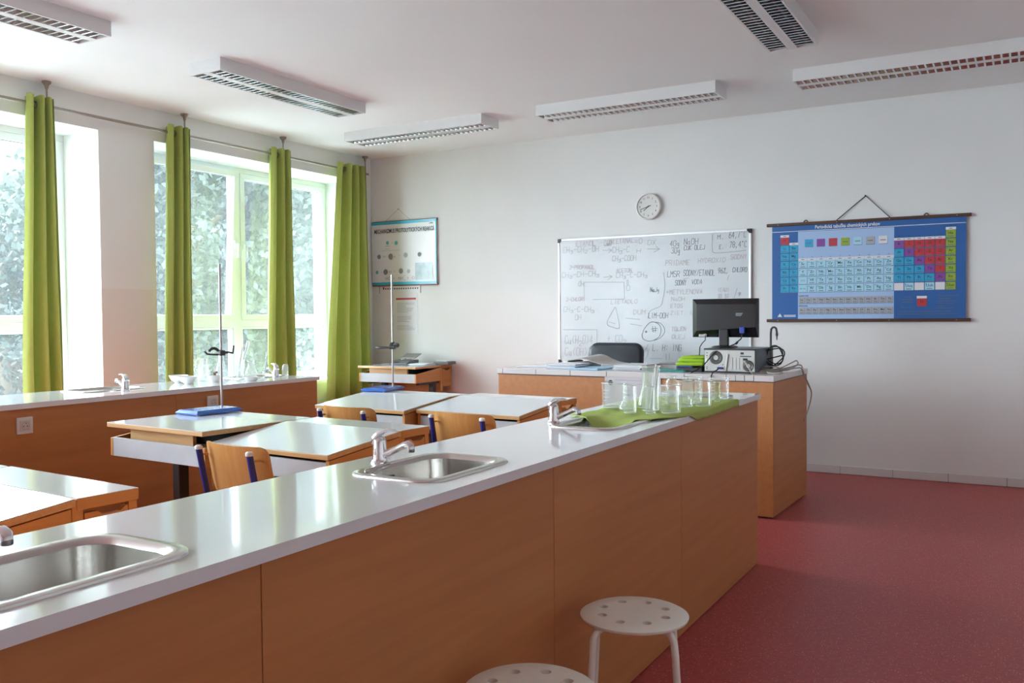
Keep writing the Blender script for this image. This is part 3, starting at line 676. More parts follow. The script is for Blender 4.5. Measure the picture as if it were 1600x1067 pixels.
# ------------------------------------------------------------------ laboratory stands
def stand(label, loc, rz, rodx, rody, kind):
    t = thing('laboratory_stand', label, 'lab stand', loc, rz, 'blue laboratory stands')
    lo = [[(sx*a, sy*b, z) for sx, sy in ((-1, -1), (1, -1), (1, 1), (-1, 1))] for a, b, z in ((0.138, 0.090, 0.003), (0.138, 0.090, 0.012), (0.124, 0.076, 0.024))]
    b = obj(MB().loft(lo), 'base', 'stand_blue', t, bevel=0.002)
    for sx in (-1, 1):
        for sy in (-1, 1): obj(MB().lathe([(0.008, 0), (0.009, 0.004)], (sx*0.125, sy*0.077, 0), 10), 'foot', 'cap_white', b)
    obj(MB().tube([(rodx, rody, 0.02), (rodx, rody, 0.775)], 0.0062, 12), 'rod', 'rod_steel', t, smooth=50)
    z = 0.305 if kind == 0 else 0.285
    c = MB()
    c.mbox(Matrix.Translation((rodx, rody, z)), 0.016, 0.018, 0.014); cl = obj(c, 'clamp_boss', 'leg_grey', t, bevel=0.003)
    if kind == 0:
        m = MB(); m.tube([(rodx+0.01, rody, z), (rodx+0.05, rody, z+0.002), (rodx+0.075, rody, z-0.004)], 0.006, 8); m.tube([(rodx+0.075, rody-0.0, z-0.004), (rodx+0.09, rody+0.01, z+0.035)], 0.005, 8)
        obj(m, 'clamp_screw', 'leg_grey', cl, smooth=50)
        m = MB(); pts = [(rodx-0.045+0.028*math.cos(a), rody+0.002, z+0.006+0.020*math.sin(a)) for a in [0.3+k*2.6/8 for k in range(9)]]; m.tube(pts, 0.008, 8)
        m.tube([(rodx-0.02, rody, z-0.008), (rodx-0.06, rody-0.01, z-0.006), (rodx-0.10, rody-0.02, z-0.002), (rodx-0.118, rody-0.02, z+0.014)], 0.005, 8)
        obj(m, 'clamp_jaw', 'leg_grey', cl, smooth=50)
    else:
        m = MB(); m.tube([(rodx+0.01, rody, z+0.01), (rodx+0.05, rody, z+0.01)], 0.005, 8); m.tube([(rodx+0.05, rody, z+0.01), (rodx+0.066, rody, z+0.01)], 0.016, 10)
        obj(m, 'thumb_screw', 'black_plastic', cl, smooth=40)
        m = MB(); rc = 0.058; cx = rodx-0.10; m.tube([(cx+rc*math.cos(a), rody+rc*math.sin(a), z) for a in [2*PI*k/28 for k in range(28)]], 0.0055, 8, close=True); m.tube([(rodx-0.044, rody, z), (rodx-0.01, rody, z+0.006)], 0.005, 8); m.tube([(rodx-0.02, rody, z+0.018), (rodx+0.012, rody, z+0.028)], 0.010, 8)
        obj(m, 'support_ring', 'leg_grey', cl, smooth=50)
stand('tall steel rod on a blue base on the desk with the propped lid', (-3.655, 3.225, DH+0.001), rad(85), 0.112, 0.045, 0)
stand('blue-based lab stand with a ring clamp on the last-row desk', (-3.70, 4.73, DH+0.001), rad(98), 0.105, -0.015, 1)

# ------------------------------------------------------------------ white stools
def make_stool(label, loc, rz):
    t = thing('stool', label, 'stool', loc, rz, 'round white stools')
    bm = bmesh.new()
    # seat disc with eight finger holes: ring grid with holes cut as faces between circles
    R0 = 0.158; zt = 0.45; holes = [(0.098*math.cos(2*PI*(k+0.5)/8), 0.098*math.sin(2*PI*(k+0.5)/8)) for k in range(8)]; rh = 0.0135; nh = 14
    outer = [(R0*math.cos(2*PI*i/64), R0*math.sin(2*PI*i/64)) for i in range(64)]
    for z, flip in ((zt, False), (zt-0.004, True)):
        vo = [bm.verts.new((x, y, z-(0.006 if not flip else 0.004))) for x, y in outer]
        vi = [bm.verts.new((x*0.93, y*0.93, z)) for x, y in outer]
        for i in range(64):
            f = (vo[i], vo[(i+1) % 64], vi[(i+1) % 64], vi[i]); bm.faces.new(f if not flip else f[::-1])
        ed = [bm.edges.get((vi[i], vi[(i+1) % 64])) for i in range(64)]
        for hx, hy in holes:
            vh = [bm.verts.new((hx+rh*math.cos(2*PI*j/nh), hy+rh*math.sin(2*PI*j/nh), z)) for j in range(nh)]
            for j in range(nh): ed.append(bm.edges.new((vh[j], vh[(j+1) % nh])))
        bmesh.ops.triangle_fill(bm, use_beauty=True, edges=ed, normal=(0, 0, -1 if flip else 1))
    for hx, hy in holes:   # hole walls
        a = [bm.verts.new((hx+rh*math.cos(2*PI*j/nh), hy+rh*math.sin(2*PI*j/nh), zt)) for j in range(nh)]; b = [bm.verts.new((v.co.x, v.co.y, zt-0.012)) for v in a]
        for j in range(nh): bm.faces.new((a[j], b[j], b[(j+1) % nh], a[(j+1) % nh]))
    a = [bm.verts.new((x, y, zt-0.006)) for x, y in outer]; b = [bm.verts.new((x*0.985, y*0.985, zt-0.014)) for x, y in outer]
    for i in range(64): bm.faces.new((a[i], b[i], b[(i+1) % 64], a[(i+1) % 64]))
    me = bpy.data.meshes.new('seat'); bm.to_mesh(me); bm.free(); me.materials.append(MATS['stool_white']); me.shade_smooth(); me.set_sharp_from_angle(angle=rad(40))
    so = bpy.data.objects.new('seat', me); COL.objects.link(so); so.parent = t
    for k in range(4):
        a = PI/4+k*PI/2; ca, sa = math.cos(a), math.sin(a)
        p = [(0.05, 0.428), (0.125, 0.428), (0.146, 0.422), (0.158, 0.405), (0.163, 0.37), (0.176, 0.2), (0.190, 0.006)]
        lo = obj(MB().tube([(r*ca, r*sa, z) for r, z in p], 0.0105, 12), 'leg', 'stool_white', t, smooth=50)
        obj(MB().lathe([(0.012, 0), (0.0125, 0.02), (0.0108, 0.022)], (0.190*ca, 0.190*sa, 0), 12), 'foot_cap', 'stool_white', lo, smooth=40)
    obj(MB().tube([(0.085*math.cos(w), 0.085*math.sin(w), 0.426) for w in [2*PI*k/24 for k in range(24)]], 0.007, 8, close=True), 'seat_ring', 'stool_white', t, smooth=50)
    return t
s0 = make_stool('round white stool with finger holes, the farther one, seat and legs showing', (-0.985, 2.428, 0), rad(21))
copy_tree(s0, (-0.998, 1.815, 0), rad(28), 'round white stool nearest the camera, cut off by the bottom edge')

# ------------------------------------------------------------------ teacher's desk with tiled top
TZ = 0.923; TROT = rad(-1.6)
td = thing('teacher_desk', 'wooden teacher\'s desk with a white tiled top in front of the whiteboard', 'desk', (-3.475, 5.825, 0), TROT)
TL, TDp, tt = 2.095, 0.915, 0.038
obj(MB().box(0.012, TL-0.012, 0.012, 0.034, 0.012, TZ-tt-0.006), 'front_panel', 'bench_beech', td, bevel=0.0015)
for a, b in ((0.006, 0.036), (TL-0.036, TL-0.006)):
    obj(MB().box(a, b, 0.036 if a > 1 else 0.03, TDp-0.012, 0.012, TZ-tt-0.006), 'side_panel', 'bench_beech', td, bevel=0.0015)
obj(MB().box(TL-0.105, TL-0.006, 0.008, 0.030, 0.012, TZ-tt-0.006), 'corner_post', 'bench_beech', td, bevel=0.0015)
obj(MB().box(0.036, TL-0.036, TDp-0.40, TDp-0.38, 0.10, TZ-tt-0.006), 'inner_panel', 'bench_beech', td)
obj(MB().box(0.008, TL-0.008, 0.008, TDp-0.008, TZ-tt-0.006, TZ-0.004), 'top_bed', 'grout', td)
tiles = {}
xs = [0.0, 0.055] + [0.055+0.288*k for k in range(1, 7)] + [1.845, 1.905, 1.965, TL]; xs = sorted(set(round(v, 4) for v in xs))
ysT = [0.0, 0.30, 0.60, TDp]
for i in range(len(xs)-1):
    for j in range(3):
        w = xs[i+1]-xs[i]-0.004; d = ysT[j+1]-ysT[j]-0.004; key = (round(w, 3), round(d, 3))
        if key not in tiles: tiles[key] = mesh_of(MB().box(0, w, 0, d, -tt if True else 0, 0), 'tile', 'tile_white', bevel=0.002)
        o = bpy.data.objects.new('tile', tiles[key]); COL.objects.link(o); o.parent = td; o.location = (xs[i]+0.002, ysT[j]+0.002, TZ)
        if j not in (0, 2) and 0 < i < len(xs)-2: o.scale = (1, 1, 0.25)
# A4 sheet stuck on the desk front
sh = thing('notice_sheet', 'white printed sheet taped to the front of the teacher\'s desk, behind the glassware', 'sheet', (-2.36, 5.80, 0.60), TROT)
obj(MB().box(-0.21, 0.21, -0.002, 0, 0.0, 0.29), 'paper', 'paper_grey', sh)
m = MB(); m.lathe([(0.0, 0), (0.018, 0)], (-0.165, -0.0030, 0.245), 16, Matrix.Rotation(PI/2, 3, 'X')); obj(m, 'printed_logo', 'print_black', sh)
m = MB(); m.quad(-0.135, 0.18, 0.262, 0.266, -0.003); m.quad(-0.135, 0.15, 0.236, 0.240, -0.003); m.quad(-0.08, 0.02, 0.19, 0.193, -0.003); m.quad(-0.08, 0.02, 0.165, 0.168, -0.003); obj(m, 'printed_lines', 'notice_line', sh)

# ------------------------------------------------------------------ things on the teacher's desk
def flat_stack(name, label, cat, x, y, rz, w, d, n, h, mtl, z=TZ, seed=0, group=None, bevel=0.0):
    r = random.Random(seed); t = thing(name, label, cat, (x, y, z+0.0005), rz, group)
    for k in range(n):
        o = obj(MB().box(-w/2, w/2, -d/2, d/2, 0.0003, h/n-0.0003), 'sheet', mtl if isinstance(mtl, str) else mtl[k % len(mtl)], t, bevel=bevel)
        o.location = (r.uniform(-0.012, 0.012), r.uniform(-0.012, 0.012), h/n*k); o.rotation_euler = (0, 0, r.uniform(-0.07, 0.07))
    return t
flat_stack('paper_sheets', 'loose white sheets at the left end of the teacher\'s desk', 'paper', -3.27, 6.13, rad(12), 0.30, 0.21, 3, 0.004, 'paper_white', seed=3)
flat_stack('paper_sheets', 'two thin sheets lying behind the blue-white folder on the teacher\'s desk', 'paper', -3.13, 6.47, rad(-25), 0.30, 0.21, 2, 0.003, 'paper_white', seed=9)
flat_stack('plastic_folder', 'pale blue plastic folder stack left of the open beige binder', 'folder', -2.98, 6.08, rad(4), 0.235, 0.31, 4, 0.034, ('folder_pale', 'paper_white'), seed=4, bevel=0.002)
fb = thing('paper_folder', 'light blue folder under the open beige binder', 'folder', (-2.755, 6.02, TZ+0.0005), rad(-6))
obj(MB().box(-0.12, 0.12, -0.15, 0.15, 0, 0.012), 'cover', 'folder_blue', fb, bevel=0.003)
# open beige binder: a cover that rises to the left and sags to the right
bb = thing('open_binder', 'open beige binder sprawled over the folders, in front of the black chair', 'binder', (-2.80, 6.36, TZ+0.036), rad(-8))
def cov(u, v, off):
    x = -0.27+0.56*u; z = 0.048*math.exp(-((u-0.24)/0.2)**2)*(0.55+0.45*v) - 0.030*max(0, u-0.35)/0.65 + off; return (x, -0.17+0.30*v, z+0.0)
n = 20; loops = []
for i in range(n+1): loops.append([cov(i/n, 0, 0), cov(i/n, 1, 0), cov(i/n, 1, 0.004), cov(i/n, 0, 0.004)])
obj(MB().loft(loops), 'cover', 'folder_beige', bb, smooth=40)
obj(MB().mbox(Matrix.Translation((-0.20, 0.02, -0.019)), 0.045, 0.14, 0.0155), 'page_block', 'paper_white', bb, bevel=0.003)
obj(MB().mbox(Matrix.Translation((0.14, 0.02, -0.025)), 0.13, 0.12, 0.0105), 'page_block', 'paper_white', bb, bevel=0.003)
st_ = thing('stapler', 'small black stapler at the left edge of the beige binder', 'stapler', (-3.17, 6.56, TZ+0.005), rad(20))
obj(MB().box(-0.065, 0.065, -0.017, 0.017, 0.0, 0.010), 'base', 'black_plastic', st_, bevel=0.004)
obj(MB().prism([(-0.06, 0.012), (0.065, 0.012), (0.068, 0.028), (0.03, 0.036), (-0.05, 0.030)], 1, -0.014, 0.014), 'arm', 'black_plastic', st_, bevel=0.004)
flat_stack('paper_stack', 'thick stack of white papers right of the beige binder', 'paper', -2.44, 6.07, rad(-4), 0.215, 0.30, 6, 0.040, ('paper_white', 'paper_grey'), seed=6)
tb = thing('tablet', 'grey tablet lying on papers left of the teal folder', 'tablet', (-2.27, 6.30, TZ+0.001), rad(10))
obj(MB().box(-0.09, 0.09, -0.12, 0.12, 0, 0.03), 'case', 'paper_grey', tb, bevel=0.004); obj(MB().box(-0.083, 0.083, -0.113, 0.113, 0.0302, 0.034), 'screen', 'grey_plastic', tb, bevel=0.002)
flat_stack('teal_folder', 'teal folder in front of the black case on the teacher\'s desk', 'folder', -2.16, 6.00, rad(3), 0.26, 0.20, 2, 0.012, 'folder_teal', seed=2, bevel=0.002)
kc = thing('flat_case', 'flat black case under the lime green cloth', 'case', (-1.985+0.0, 6.10, TZ+0.0005), rad(-2))
obj(MB().box(-0.115, 0.075, -0.13, 0.13, 0, 0.030), 'shell', 'black_plastic', kc, bevel=0.006); obj(MB().box(-0.118, 0.0, -0.125, 0.12, 0.0305, 0.038), 'lid_edge', 'folder_navy', kc, bevel=0.003)
gc = thing('folded_cloth', 'folded lime green cloth on a black case beside the computer', 'cloth', (-2.005, 6.11, TZ+0.039), rad(-3))
for k, (w, d, h) in enumerate(((0.105, 0.12, 0.026), (0.100, 0.115, 0.024), (0.092, 0.11, 0.018))):
    lp = []
    for i in range(9):
        a = -PI/2+PI*i/8; ins = 0.010*(1-math.cos(a)); z = h/2+h/2*math.sin(a)
        lp.append([(x+0.004*math.sin(9*y+k), y+0.003*math.sin(14*x+k), z+0.0025*math.sin(11*x+3*k)*math.cos(8*y)) for x, y, _ in rrect(w-ins, d-ins, 0.02, 5)])
    o = obj(MB().loft(lp), 'fold', 'cloth_lime', gc, smooth=60); o.location = (0.006*k, 0.004*k, sum((0.026, 0.024, 0.018)[:k]))
# computer lying on its side, its back to the class
pc = thing('desktop_computer', 'grey desktop computer lying flat with its back panel towards the class', 'computer', (-1.725, 5.965, TZ+0.004), rad(-3))
pw, pd, ph = 0.178, 0.40, 0.160
cs = MB(); cs.box(-pw, pw, 0.004, pd, 0, ph); obj(cs, 'case', 'pc_case', pc, bevel=0.004)
obj(MB().box(-pw+0.006, pw-0.004, -0.002, 0.004, 0.006, ph-0.010), 'back_panel', 'pc_metal', pc, bevel=0.001)
obj(MB().box(-pw, pw, -0.006, 0.004, ph-0.011, ph), 'top_lip', 'black_plastic', pc, bevel=0.001); obj(MB().box(-pw, pw, -0.006, 0.004, 0.0, 0.006), 'bottom_lip', 'black_plastic', pc)
RX = Matrix.Rotation(PI/2, 3, 'X')
for x, z, r in ((-0.093, 0.098, 0.046), (0.131, 0.046, 0.037)):
    f = obj(MB().lathe([(r, -0.001), (r, 0.002), (r*0.96, 0.003), (r*0.4, 0.003)], (x, -0.002, z), 28, RX), 'fan_grille', 'fan_dark', pc, smooth=40)
    obj(MB().lathe([(0.0, 0.0045), (r*0.36, 0.0045), (r*0.40, 0.002)], (x, -0.002, z), 24, RX), 'fan_hub', 'pc_metal', f, smooth=40)
    for k in (0.55, 0.7, 0.85): obj(MB().tube([(x+r*k*math.cos(a), -0.0055, z+r*k*math.sin(a)) for a in [2*PI*q/24 for q in range(24)]], 0.0011, 6, close=True), 'grille_ring', 'pc_metal', f)
for k in range(4):
    x = 0.008+0.024*k; obj(MB().box(x, x+0.016, -0.005, -0.002, 0.018, 0.100), 'slot_cover', 'pc_metal', pc, bevel=0.001)
obj(MB().box(0.078, 0.100, -0.004, -0.002, 0.122, 0.136), 'socket', 'black_plastic', pc); obj(MB().box(0.075, 0.15, -0.004, -0.002, 0.106, 0.112), 'vent', 'black_plastic', pc)
obj(MB().box(0.095, 0.125, -0.005, -0.002, 0.082, 0.096), 'mains_socket', 'black_plastic', pc)
obj(MB().box(-0.080, -0.045, -0.022, -0.002, 0.020, 0.034), 'monitor_plug', 'vga_blue', pc, bevel=0.002)
obj(MB().box(-0.165, -0.160, -0.004, -0.002, 0.055, 0.09), 'bracket', 'cap_white', pc)
m = MB(); m.mbox(Matrix.Translation((-0.017, -0.010, 0.066)) @ Matrix.Rotation(rad(8), 4, 'Y'), 0.0048, 0.004, 0.058); obj(m, 'white_strip', 'cap_white', pc, bevel=0.001)
for x, z in ((-0.157, 0.13), (-0.157, 0.11), (-0.157, 0.02), (-0.157, 0.032), (-0.045, 0.05), (-0.03, 0.035)): obj(MB().box(x-0.004, x+0.004, -0.0035, -0.002, z-0.003, z+0.003), 'port', 'black_plastic', pc)
# monitor seen from behind
mo = thing('monitor', 'black monitor seen from behind, standing on the computer', 'monitor', (-1.806, 6.13, TZ+0.166), rad(-1))
obj(MB().loft([rrect(0.075, 0.085, 0.03, 5, 0.0), rrect(0.075, 0.085, 0.03, 5, 0.006), rrect(0.06, 0.07, 0.03, 5, 0.012)]), 'base', 'black_plastic', mo, smooth=30)
obj(MB().box(-0.033, 0.033, -0.028, 0.004, 0.010, 0.13), 'neck', 'black_plastic', mo, bevel=0.006)
z0, z1 = 0.070, 0.338; xa = 0.232
o_ = [(-xa, z0), (xa, z0), (xa, z1), (-xa, z1)]; i_ = [(-xa+0.036, z0+0.045), (xa-0.010, z0+0.07), (xa-0.012, z1-0.04), (-xa+0.036, z1-0.034)]
lp = [[(x, 0.022, z) for x, z in o_], [(x, 0.004, z) for x, z in o_], [(x, -0.022, z) for x, z in i_]]
obj(MB().loft(lp), 'back_shell', 'black_gloss', mo, bevel=0.001, fix=True)
obj(MB().box(-xa, xa, 0.0225, 0.034, z0, z1), 'screen_bezel', 'black_plastic', mo, bevel=0.002); obj(MB().box(-xa+0.015, xa-0.015, 0.0342, 0.036, z0+0.02, z1-0.015), 'screen', 'black_gloss', mo)
Ms = Matrix.Translation((-0.155, -0.0075, z0+0.018)) @ Matrix.Rotation(rad(-24), 4, 'X')
m = MB(); m.mbox(Ms, 0.027, 0.0008, 0.014); so = obj(m, 'sticker', 'cap_white', mo)
m = MB()
for k in range(5): m.mbox(Ms @ Matrix.Translation((-0.018+0.006*k, -0.001, 0.004)), 0.0014+0.0006*(k % 2), 0.0005, 0.006)
m.mbox(Ms @ Matrix.Translation((0.0, -0.001, -0.008)), 0.020, 0.0005, 0.0012); obj(m, 'barcode', 'print_black', so)
m = MB()
for k in range(4): m.quad(0.085, 0.135-0.004*k, 0.235-0.006*k, 0.238-0.006*k, -0.0235)
obj(m, 'rating_label', 'print_grey', mo)
obj(MB().mbox(Matrix.Translation((0.133, -0.030, z0+0.05)), 0.017, 0.012, 0.022), 'video_plug', 'vga_blue', mo, bevel=0.004)
cb = thing('monitor_cable', 'black cables hanging from the monitor behind the computer and over the desk edge', 'cable', (-1.80, 5.95, TZ+0.05))
obj(MB().tube([(-1.673, 6.10, 1.185), (-1.68, 6.09, 1.15), (-1.715, 6.06, 1.115), (-1.75, 6.04, 1.099), (-1.79, 5.99, 1.094), (-1.84, 5.945, 1.04), (-1.89, 5.93, 0.975), (-1.925, 5.90, 0.945), (-1.945, 5.85, 0.93), (-1.955, 5.79, 0.905), (-1.957, 5.775, 0.86)], 0.0042, 8), 'video_cable', 'black_plastic', cb, smooth=50, world=True)
obj(MB().lathe([(0.004, -0.012), (0.008, -0.009), (0.008, 0.009), (0.004, 0.012)], (-1.705, 6.068, 1.122), 10, Euler((0.3, 0.9, 0)).to_matrix()), 'ferrite_bead', 'black_plastic', cb, smooth=40, world=True)
obj(MB().tube([(-1.93, 6.09, 1.18), (-1.93, 6.085, 1.14), (-1.955, 6.09, 1.115), (-1.98, 6.12, 1.09), (-2.0, 6.17, 1.02)], 0.0036, 8), 'mains_cable', 'black_plastic', cb, smooth=50, world=True)
obj(MB().tube([(-1.79, 5.945, 0.955), (-1.79, 5.90, 0.945), (-1.79, 5.80, 0.932), (-1.79, 5.772, 0.915), (-1.79, 5.765, 0.87)], 0.0042, 8), 'patch_cable', 'black_plastic', cb, smooth=50, world=True)
obj(MB().lathe([(0.007, -0.01), (0.008, 0.008), (0.004, 0.012)], (-1.79, 5.765, 0.868), 10), 'cable_end', 'black_plastic', cb, smooth=40, world=True)
# black coil of cable and beige cables at the right end
co = thing('cable_coil', 'black coiled cable between the computer and the grey swan-neck tap', 'cable', (-1.50, 6.16, TZ+0.01))
pts = []
for k in range(70):
    a = 2*PI*k/23; r = 0.060+0.008*math.sin(k*0.7); pts.append((-1.485+r*math.cos(a), 6.19+0.0008*k, 1.03+r*1.0*math.sin(a)+0.010*math.sin(k*0.31)))
pts += [(-1.56, 6.2, 1.0), (-1.575, 6.2, 0.95), (-1.55, 6.19, 0.93)]
obj(MB().tube(pts, 0.0042, 8), 'cable', 'black_plastic', co, smooth=50, world=True)
gt = thing('gas_tap', 'grey swan-neck gas tap standing on the teacher\'s desk right of the monitor', 'tap', (-1.53, 6.30, TZ), 0)
obj(MB().lathe([(0.028, 0), (0.028, 0.006), (0.018, 0.012), (0.016, 0.05), (0.016, 0.12), (0.010, 0.13), (0.0095, 0.14)], seg=18), 'body', 'grey_plastic', gt, smooth=40)
obj(MB().tube([(0, 0, 0.13), (0, 0, 0.26), (0.003, 0, 0.29), (0.014, 0, 0.302), (0.026, 0, 0.303), (0.037, 0, 0.295), (0.041, 0, 0.275), (0.042, 0, 0.255)], 0.0075, 10), 'neck', 'grey_plastic', gt, smooth=50)
obj(MB().lathe([(0.0035, 0.215), (0.0045, 0.218), (0.0035, 0.226), (0.005, 0.229), (0.004, 0.238), (0.009, 0.246), (0.010, 0.254), (0.0085, 0.262)], (0.042, 0, 0), 12), 'hose_nozzle', 'grey_plastic', gt, smooth=40)
bc = thing('beige_cables', 'tangle of beige cables at the right end of the teacher\'s desk, one hanging down', 'cable', (-1.42, 6.1, TZ+0.003))
r = random.Random(5)
def loop_cable(pts): obj(MB().tube([p for p in pts], 0.0042, 7), 'cable', 'cable_beige', bc, smooth=50, world=True)
def smooth_pts(P, n=6):
    out = []; P = [Vector(p) for p in P]
    for i in range(len(P)-1):
        a = P[max(i-1, 0)]; b = P[i]; c = P[i+1]; d = P[min(i+2, len(P)-1)]
        for k in range(n):
            t = k/n; out.append(0.5*((2*b)+(c-a)*t+(2*a-5*b+4*c-d)*t*t+(3*b-a-3*c+d)*t**3))
    out.append(P[-1]); return out
zt_ = TZ+0.006
loop_cable(smooth_pts([(-1.615, 5.945, 1.005), (-1.60, 5.90, 1.0), (-1.575, 5.885, 0.97), (-1.55, 5.885, zt_+0.002), (-1.53, 5.92, zt_), (-1.48, 6.02, zt_), (-1.42, 6.15, zt_)]))
loop_cable(smooth_pts([(-1.55, 6.05, zt_+0.005), (-1.50, 6.10, zt_+0.012), (-1.44, 6.20, zt_+0.02), (-1.40, 6.36, zt_+0.05), (-1.385, 6.44, zt_+0.06), (-1.375, 6.42, zt_+0.035), (-1.40, 6.25, zt_+0.006), (-1.46, 6.12, zt_+0.004), (-1.52, 6.02, zt_)]))
loop_cable(smooth_pts([(-1.54, 6.08, zt_+0.018), (-1.49, 6.14, zt_+0.012), (-1.41, 6.27, zt_+0.018), (-1.375, 6.44, zt_+0.03), (-1.363, 6.50, zt_+0.02), (-1.352, 6.50, zt_-0.02), (-1.343, 6.53, 0.87), (-1.325, 6.60, 0.79), (-1.318, 6.62, 0.74), (-1.325, 6.57, 0.66), (-1.335, 6.52, 0.60), (-1.34, 6.50, 0.572)]))
loop_cable(smooth_pts([(-1.53, 6.00, zt_+0.004), (-1.47, 6.05, zt_+0.009), (-1.42, 6.16, zt_+0.012), (-1.375, 6.36, zt_+0.012), (-1.36, 6.46, zt_+0.008), (-1.349, 6.48, 0.90), (-1.335, 6.54, 0.83), (-1.322, 6.60, 0.78)]))
loop_cable(smooth_pts([(-1.56, 6.10, zt_+0.03), (-1.52, 6.20, zt_+0.03), (-1.46, 6.22, zt_+0.022), (-1.41, 6.10, zt_), (-1.385, 5.98, zt_), (-1.40, 5.92, zt_), (-1.46, 5.95, zt_+0.002), (-1.50, 6.06, zt_+0.004)]))
obj(MB().tube([(-1.34, 6.50, 0.575), (-1.342, 6.495, 0.556)], 0.007, 8), 'plug', 'cable_beige', bc, world=True)
# black desk chair behind
ch = thing('office_chair', 'black padded office chair behind the teacher\'s desk', 'chair', (-3.055, 6.98, 0), rad(182))
def pad(hw, hz, z0, y0, th, lean):
    lp = []
    for k, (ins, dy) in enumerate(((0.03, 0.0), (0.008, 0.008), (0.0, 0.022), (0.0, th-0.022), (0.008, th-0.008), (0.03, th))):
        lp.append([(x, y0+dy+lean*(z-z0)+0.10*(x*x), z) for x, z, _ in rrect(hw-ins, hz-ins, min(0.085, hz-ins-0.001), 7, 0, 0, z0)])
    return MB().loft(lp)
obj(pad(0.250, 0.235, 0.845, -0.20, 0.075, -0.12), 'backrest', 'leather_black', ch, smooth=60)
sl = [[(x, y, z) for x, y, _ in rrect(0.24-i, 0.23-i, 0.09, 6)] for i, z in ((0.02, 0.44), (0.0, 0.455), (0.0, 0.50), (0.03, 0.525))]
obj(MB().loft(sl), 'seat', 'leather_black', ch, smooth=60)
obj(MB().tube([(0, -0.16, 0.62), (0, -0.20, 0.50), (0, -0.12, 0.43), (0, 0, 0.43)], 0.02, 10), 'back_bracket', 'black_plastic', ch, smooth=50)
obj(MB().lathe([(0.03, 0.06), (0.03, 0.25), (0.02, 0.25), (0.02, 0.45)], seg=14), 'gas_lift', 'rod_steel', ch, smooth=40)
for k in range(5):
    a = 2*PI*k/5+0.3; ca, sa = math.cos(a), math.sin(a)
    f = obj(MB().tube([(0, 0, 0.10), (0.15*ca, 0.15*sa, 0.085), (0.29*ca, 0.29*sa, 0.06)], [0.025, 0.02, 0.014], 8), 'foot_arm', 'black_plastic', ch, smooth=50)
    Rm = Matrix.Rotation(a+PI/2, 3, 'Z') @ Matrix.Rotation(PI/2, 3, 'Y')
    obj(MB().lathe([(0.0, -0.02), (0.022, -0.02), (0.026, -0.012), (0.026, 0.012), (0.022, 0.02), (0.0, 0.02)], (0.29*ca, 0.29*sa, 0.026), 14, Rm), 'castor', 'black_plastic', f, smooth=40)

# ------------------------------------------------------------------ whiteboard with handwriting
FONT = {'A':"00 26 40|12 32",'B':"00 06 36 45 44 33 03|33 42 41 30 00",'C':"45 36 16 05 01 10 30 41",'D':"00 06 26 44 42 20 00",'E':"40 00 06 46|03 33",'G':"45 36 16 05 01 10 30 41 43 23",'H':"00 06|40 46|03 43",'I':"20 26",'J':"46 41 30 10 01",
 'K':"00 06|46 03 40",'L':"06 00 40",'M':"00 06 23 46 40",'N':"00 06 40 46",'O':"10 01 05 16 36 45 41 30 10",'P':"00 06 36 45 44 33 03",'R':"00 06 36 45 44 33 03|23 40",'S':"45 36 16 05 04 13 33 42 41 30 10 01",'T':"20 26|06 46",'U':"06 01 10 30 41 46",
 'V':"06 20 46",'X':"00 46|06 40",'Y':"06 23 46|23 20",'Z':"06 46 00 40",'0':"10 01 05 16 36 45 41 30 10",'2':"05 16 36 45 44 00 40",'3':"05 16 36 45 34 23|23 33 42 41 30 10 01",'4':"30 36 02 42",'6':"36 14 02 01 10 30 41 42 33 13 02",
 '7':"06 46 10",'8':"13 04 05 16 36 45 44 33 13 02 01 10 30 41 42 33",'9':"10 32 44 45 36 16 05 04 13 33 44",'1':"14 26 20",'-':"03 43",'+':"03 43|21 25",'=':"02 42|04 44",'(':"36 14 12 30",')':"16 34 32 10",'.':"20 21",',':"21 1-",':':"22 21|24 25",
 '/':"00 46",'%':"00 46|15 16 25 15|30 31 40 30",'°':"15 16 26 25 15",'a':"33 13 02 01 10 30 33 30 40",'g':"33 13 02 11 31 33 3. 1.",'u':"03 01 10 30 33 30 40",'o':"10 01 03 13 33 31 30 10"}
SMALL = set()
def strokes(mb, txt, x, z, w, h, wd, y, seed):
    r = random.Random(seed); n = len(txt); adv = w/max(n, 1); jit = lambda k: r.uniform(-k, k)
    slope = jit(0.02)
    for i, c in enumerate(txt):
        if c not in FONT: continue
        cw = adv*0.72; sub = c.isdigit() and i > 0 and txt[i-1].isalpha(); hh = h*(0.55 if sub else 1); zz = z-(h*0.22 if sub else 0)+slope*adv*i
        for part in FONT[c].split('|'):
            P = []
            for q in part.split():
                gx = int(q[0]); gy = -1 if q[1] == '-' else (-2 if q[1] == '.' else int(q[1])); P.append((x+adv*i+cw*gx/4+jit(cw*0.05)+hh*0.012*gy, zz+hh*gy/6+jit(hh*0.03)))
            ribbon(mb, P, wd, y)
def ribbon(mb, P, wd, y):
    for (ax, az), (bx, bz) in zip(P, P[1:]):
        dx, dz = bx-ax, bz-az; l = math.hypot(dx, dz) or 1e-6; nx, nz = -dz/l*wd/2, dx/l*wd/2; ex, ez = dx/l*wd*0.3, dz/l*wd*0.3
        mb.add([(ax-ex-nx, y, az-ez-nz), (bx+ex-nx, y, bz+ez-nz), (bx+ex+nx, y, bz+ez+nz), (ax-ex+nx, y, az-ez+nz)], [(0, 1, 2, 3)])
wb = thing('whiteboard', 'whiteboard covered with faint chemistry handwriting on the back wall', 'whiteboard', (-2.95, YB, 0.86))
bx0, bx1, bz0, bz1 = -3.875, -2.028, 0.862, 2.047; yb_ = YB-0.018
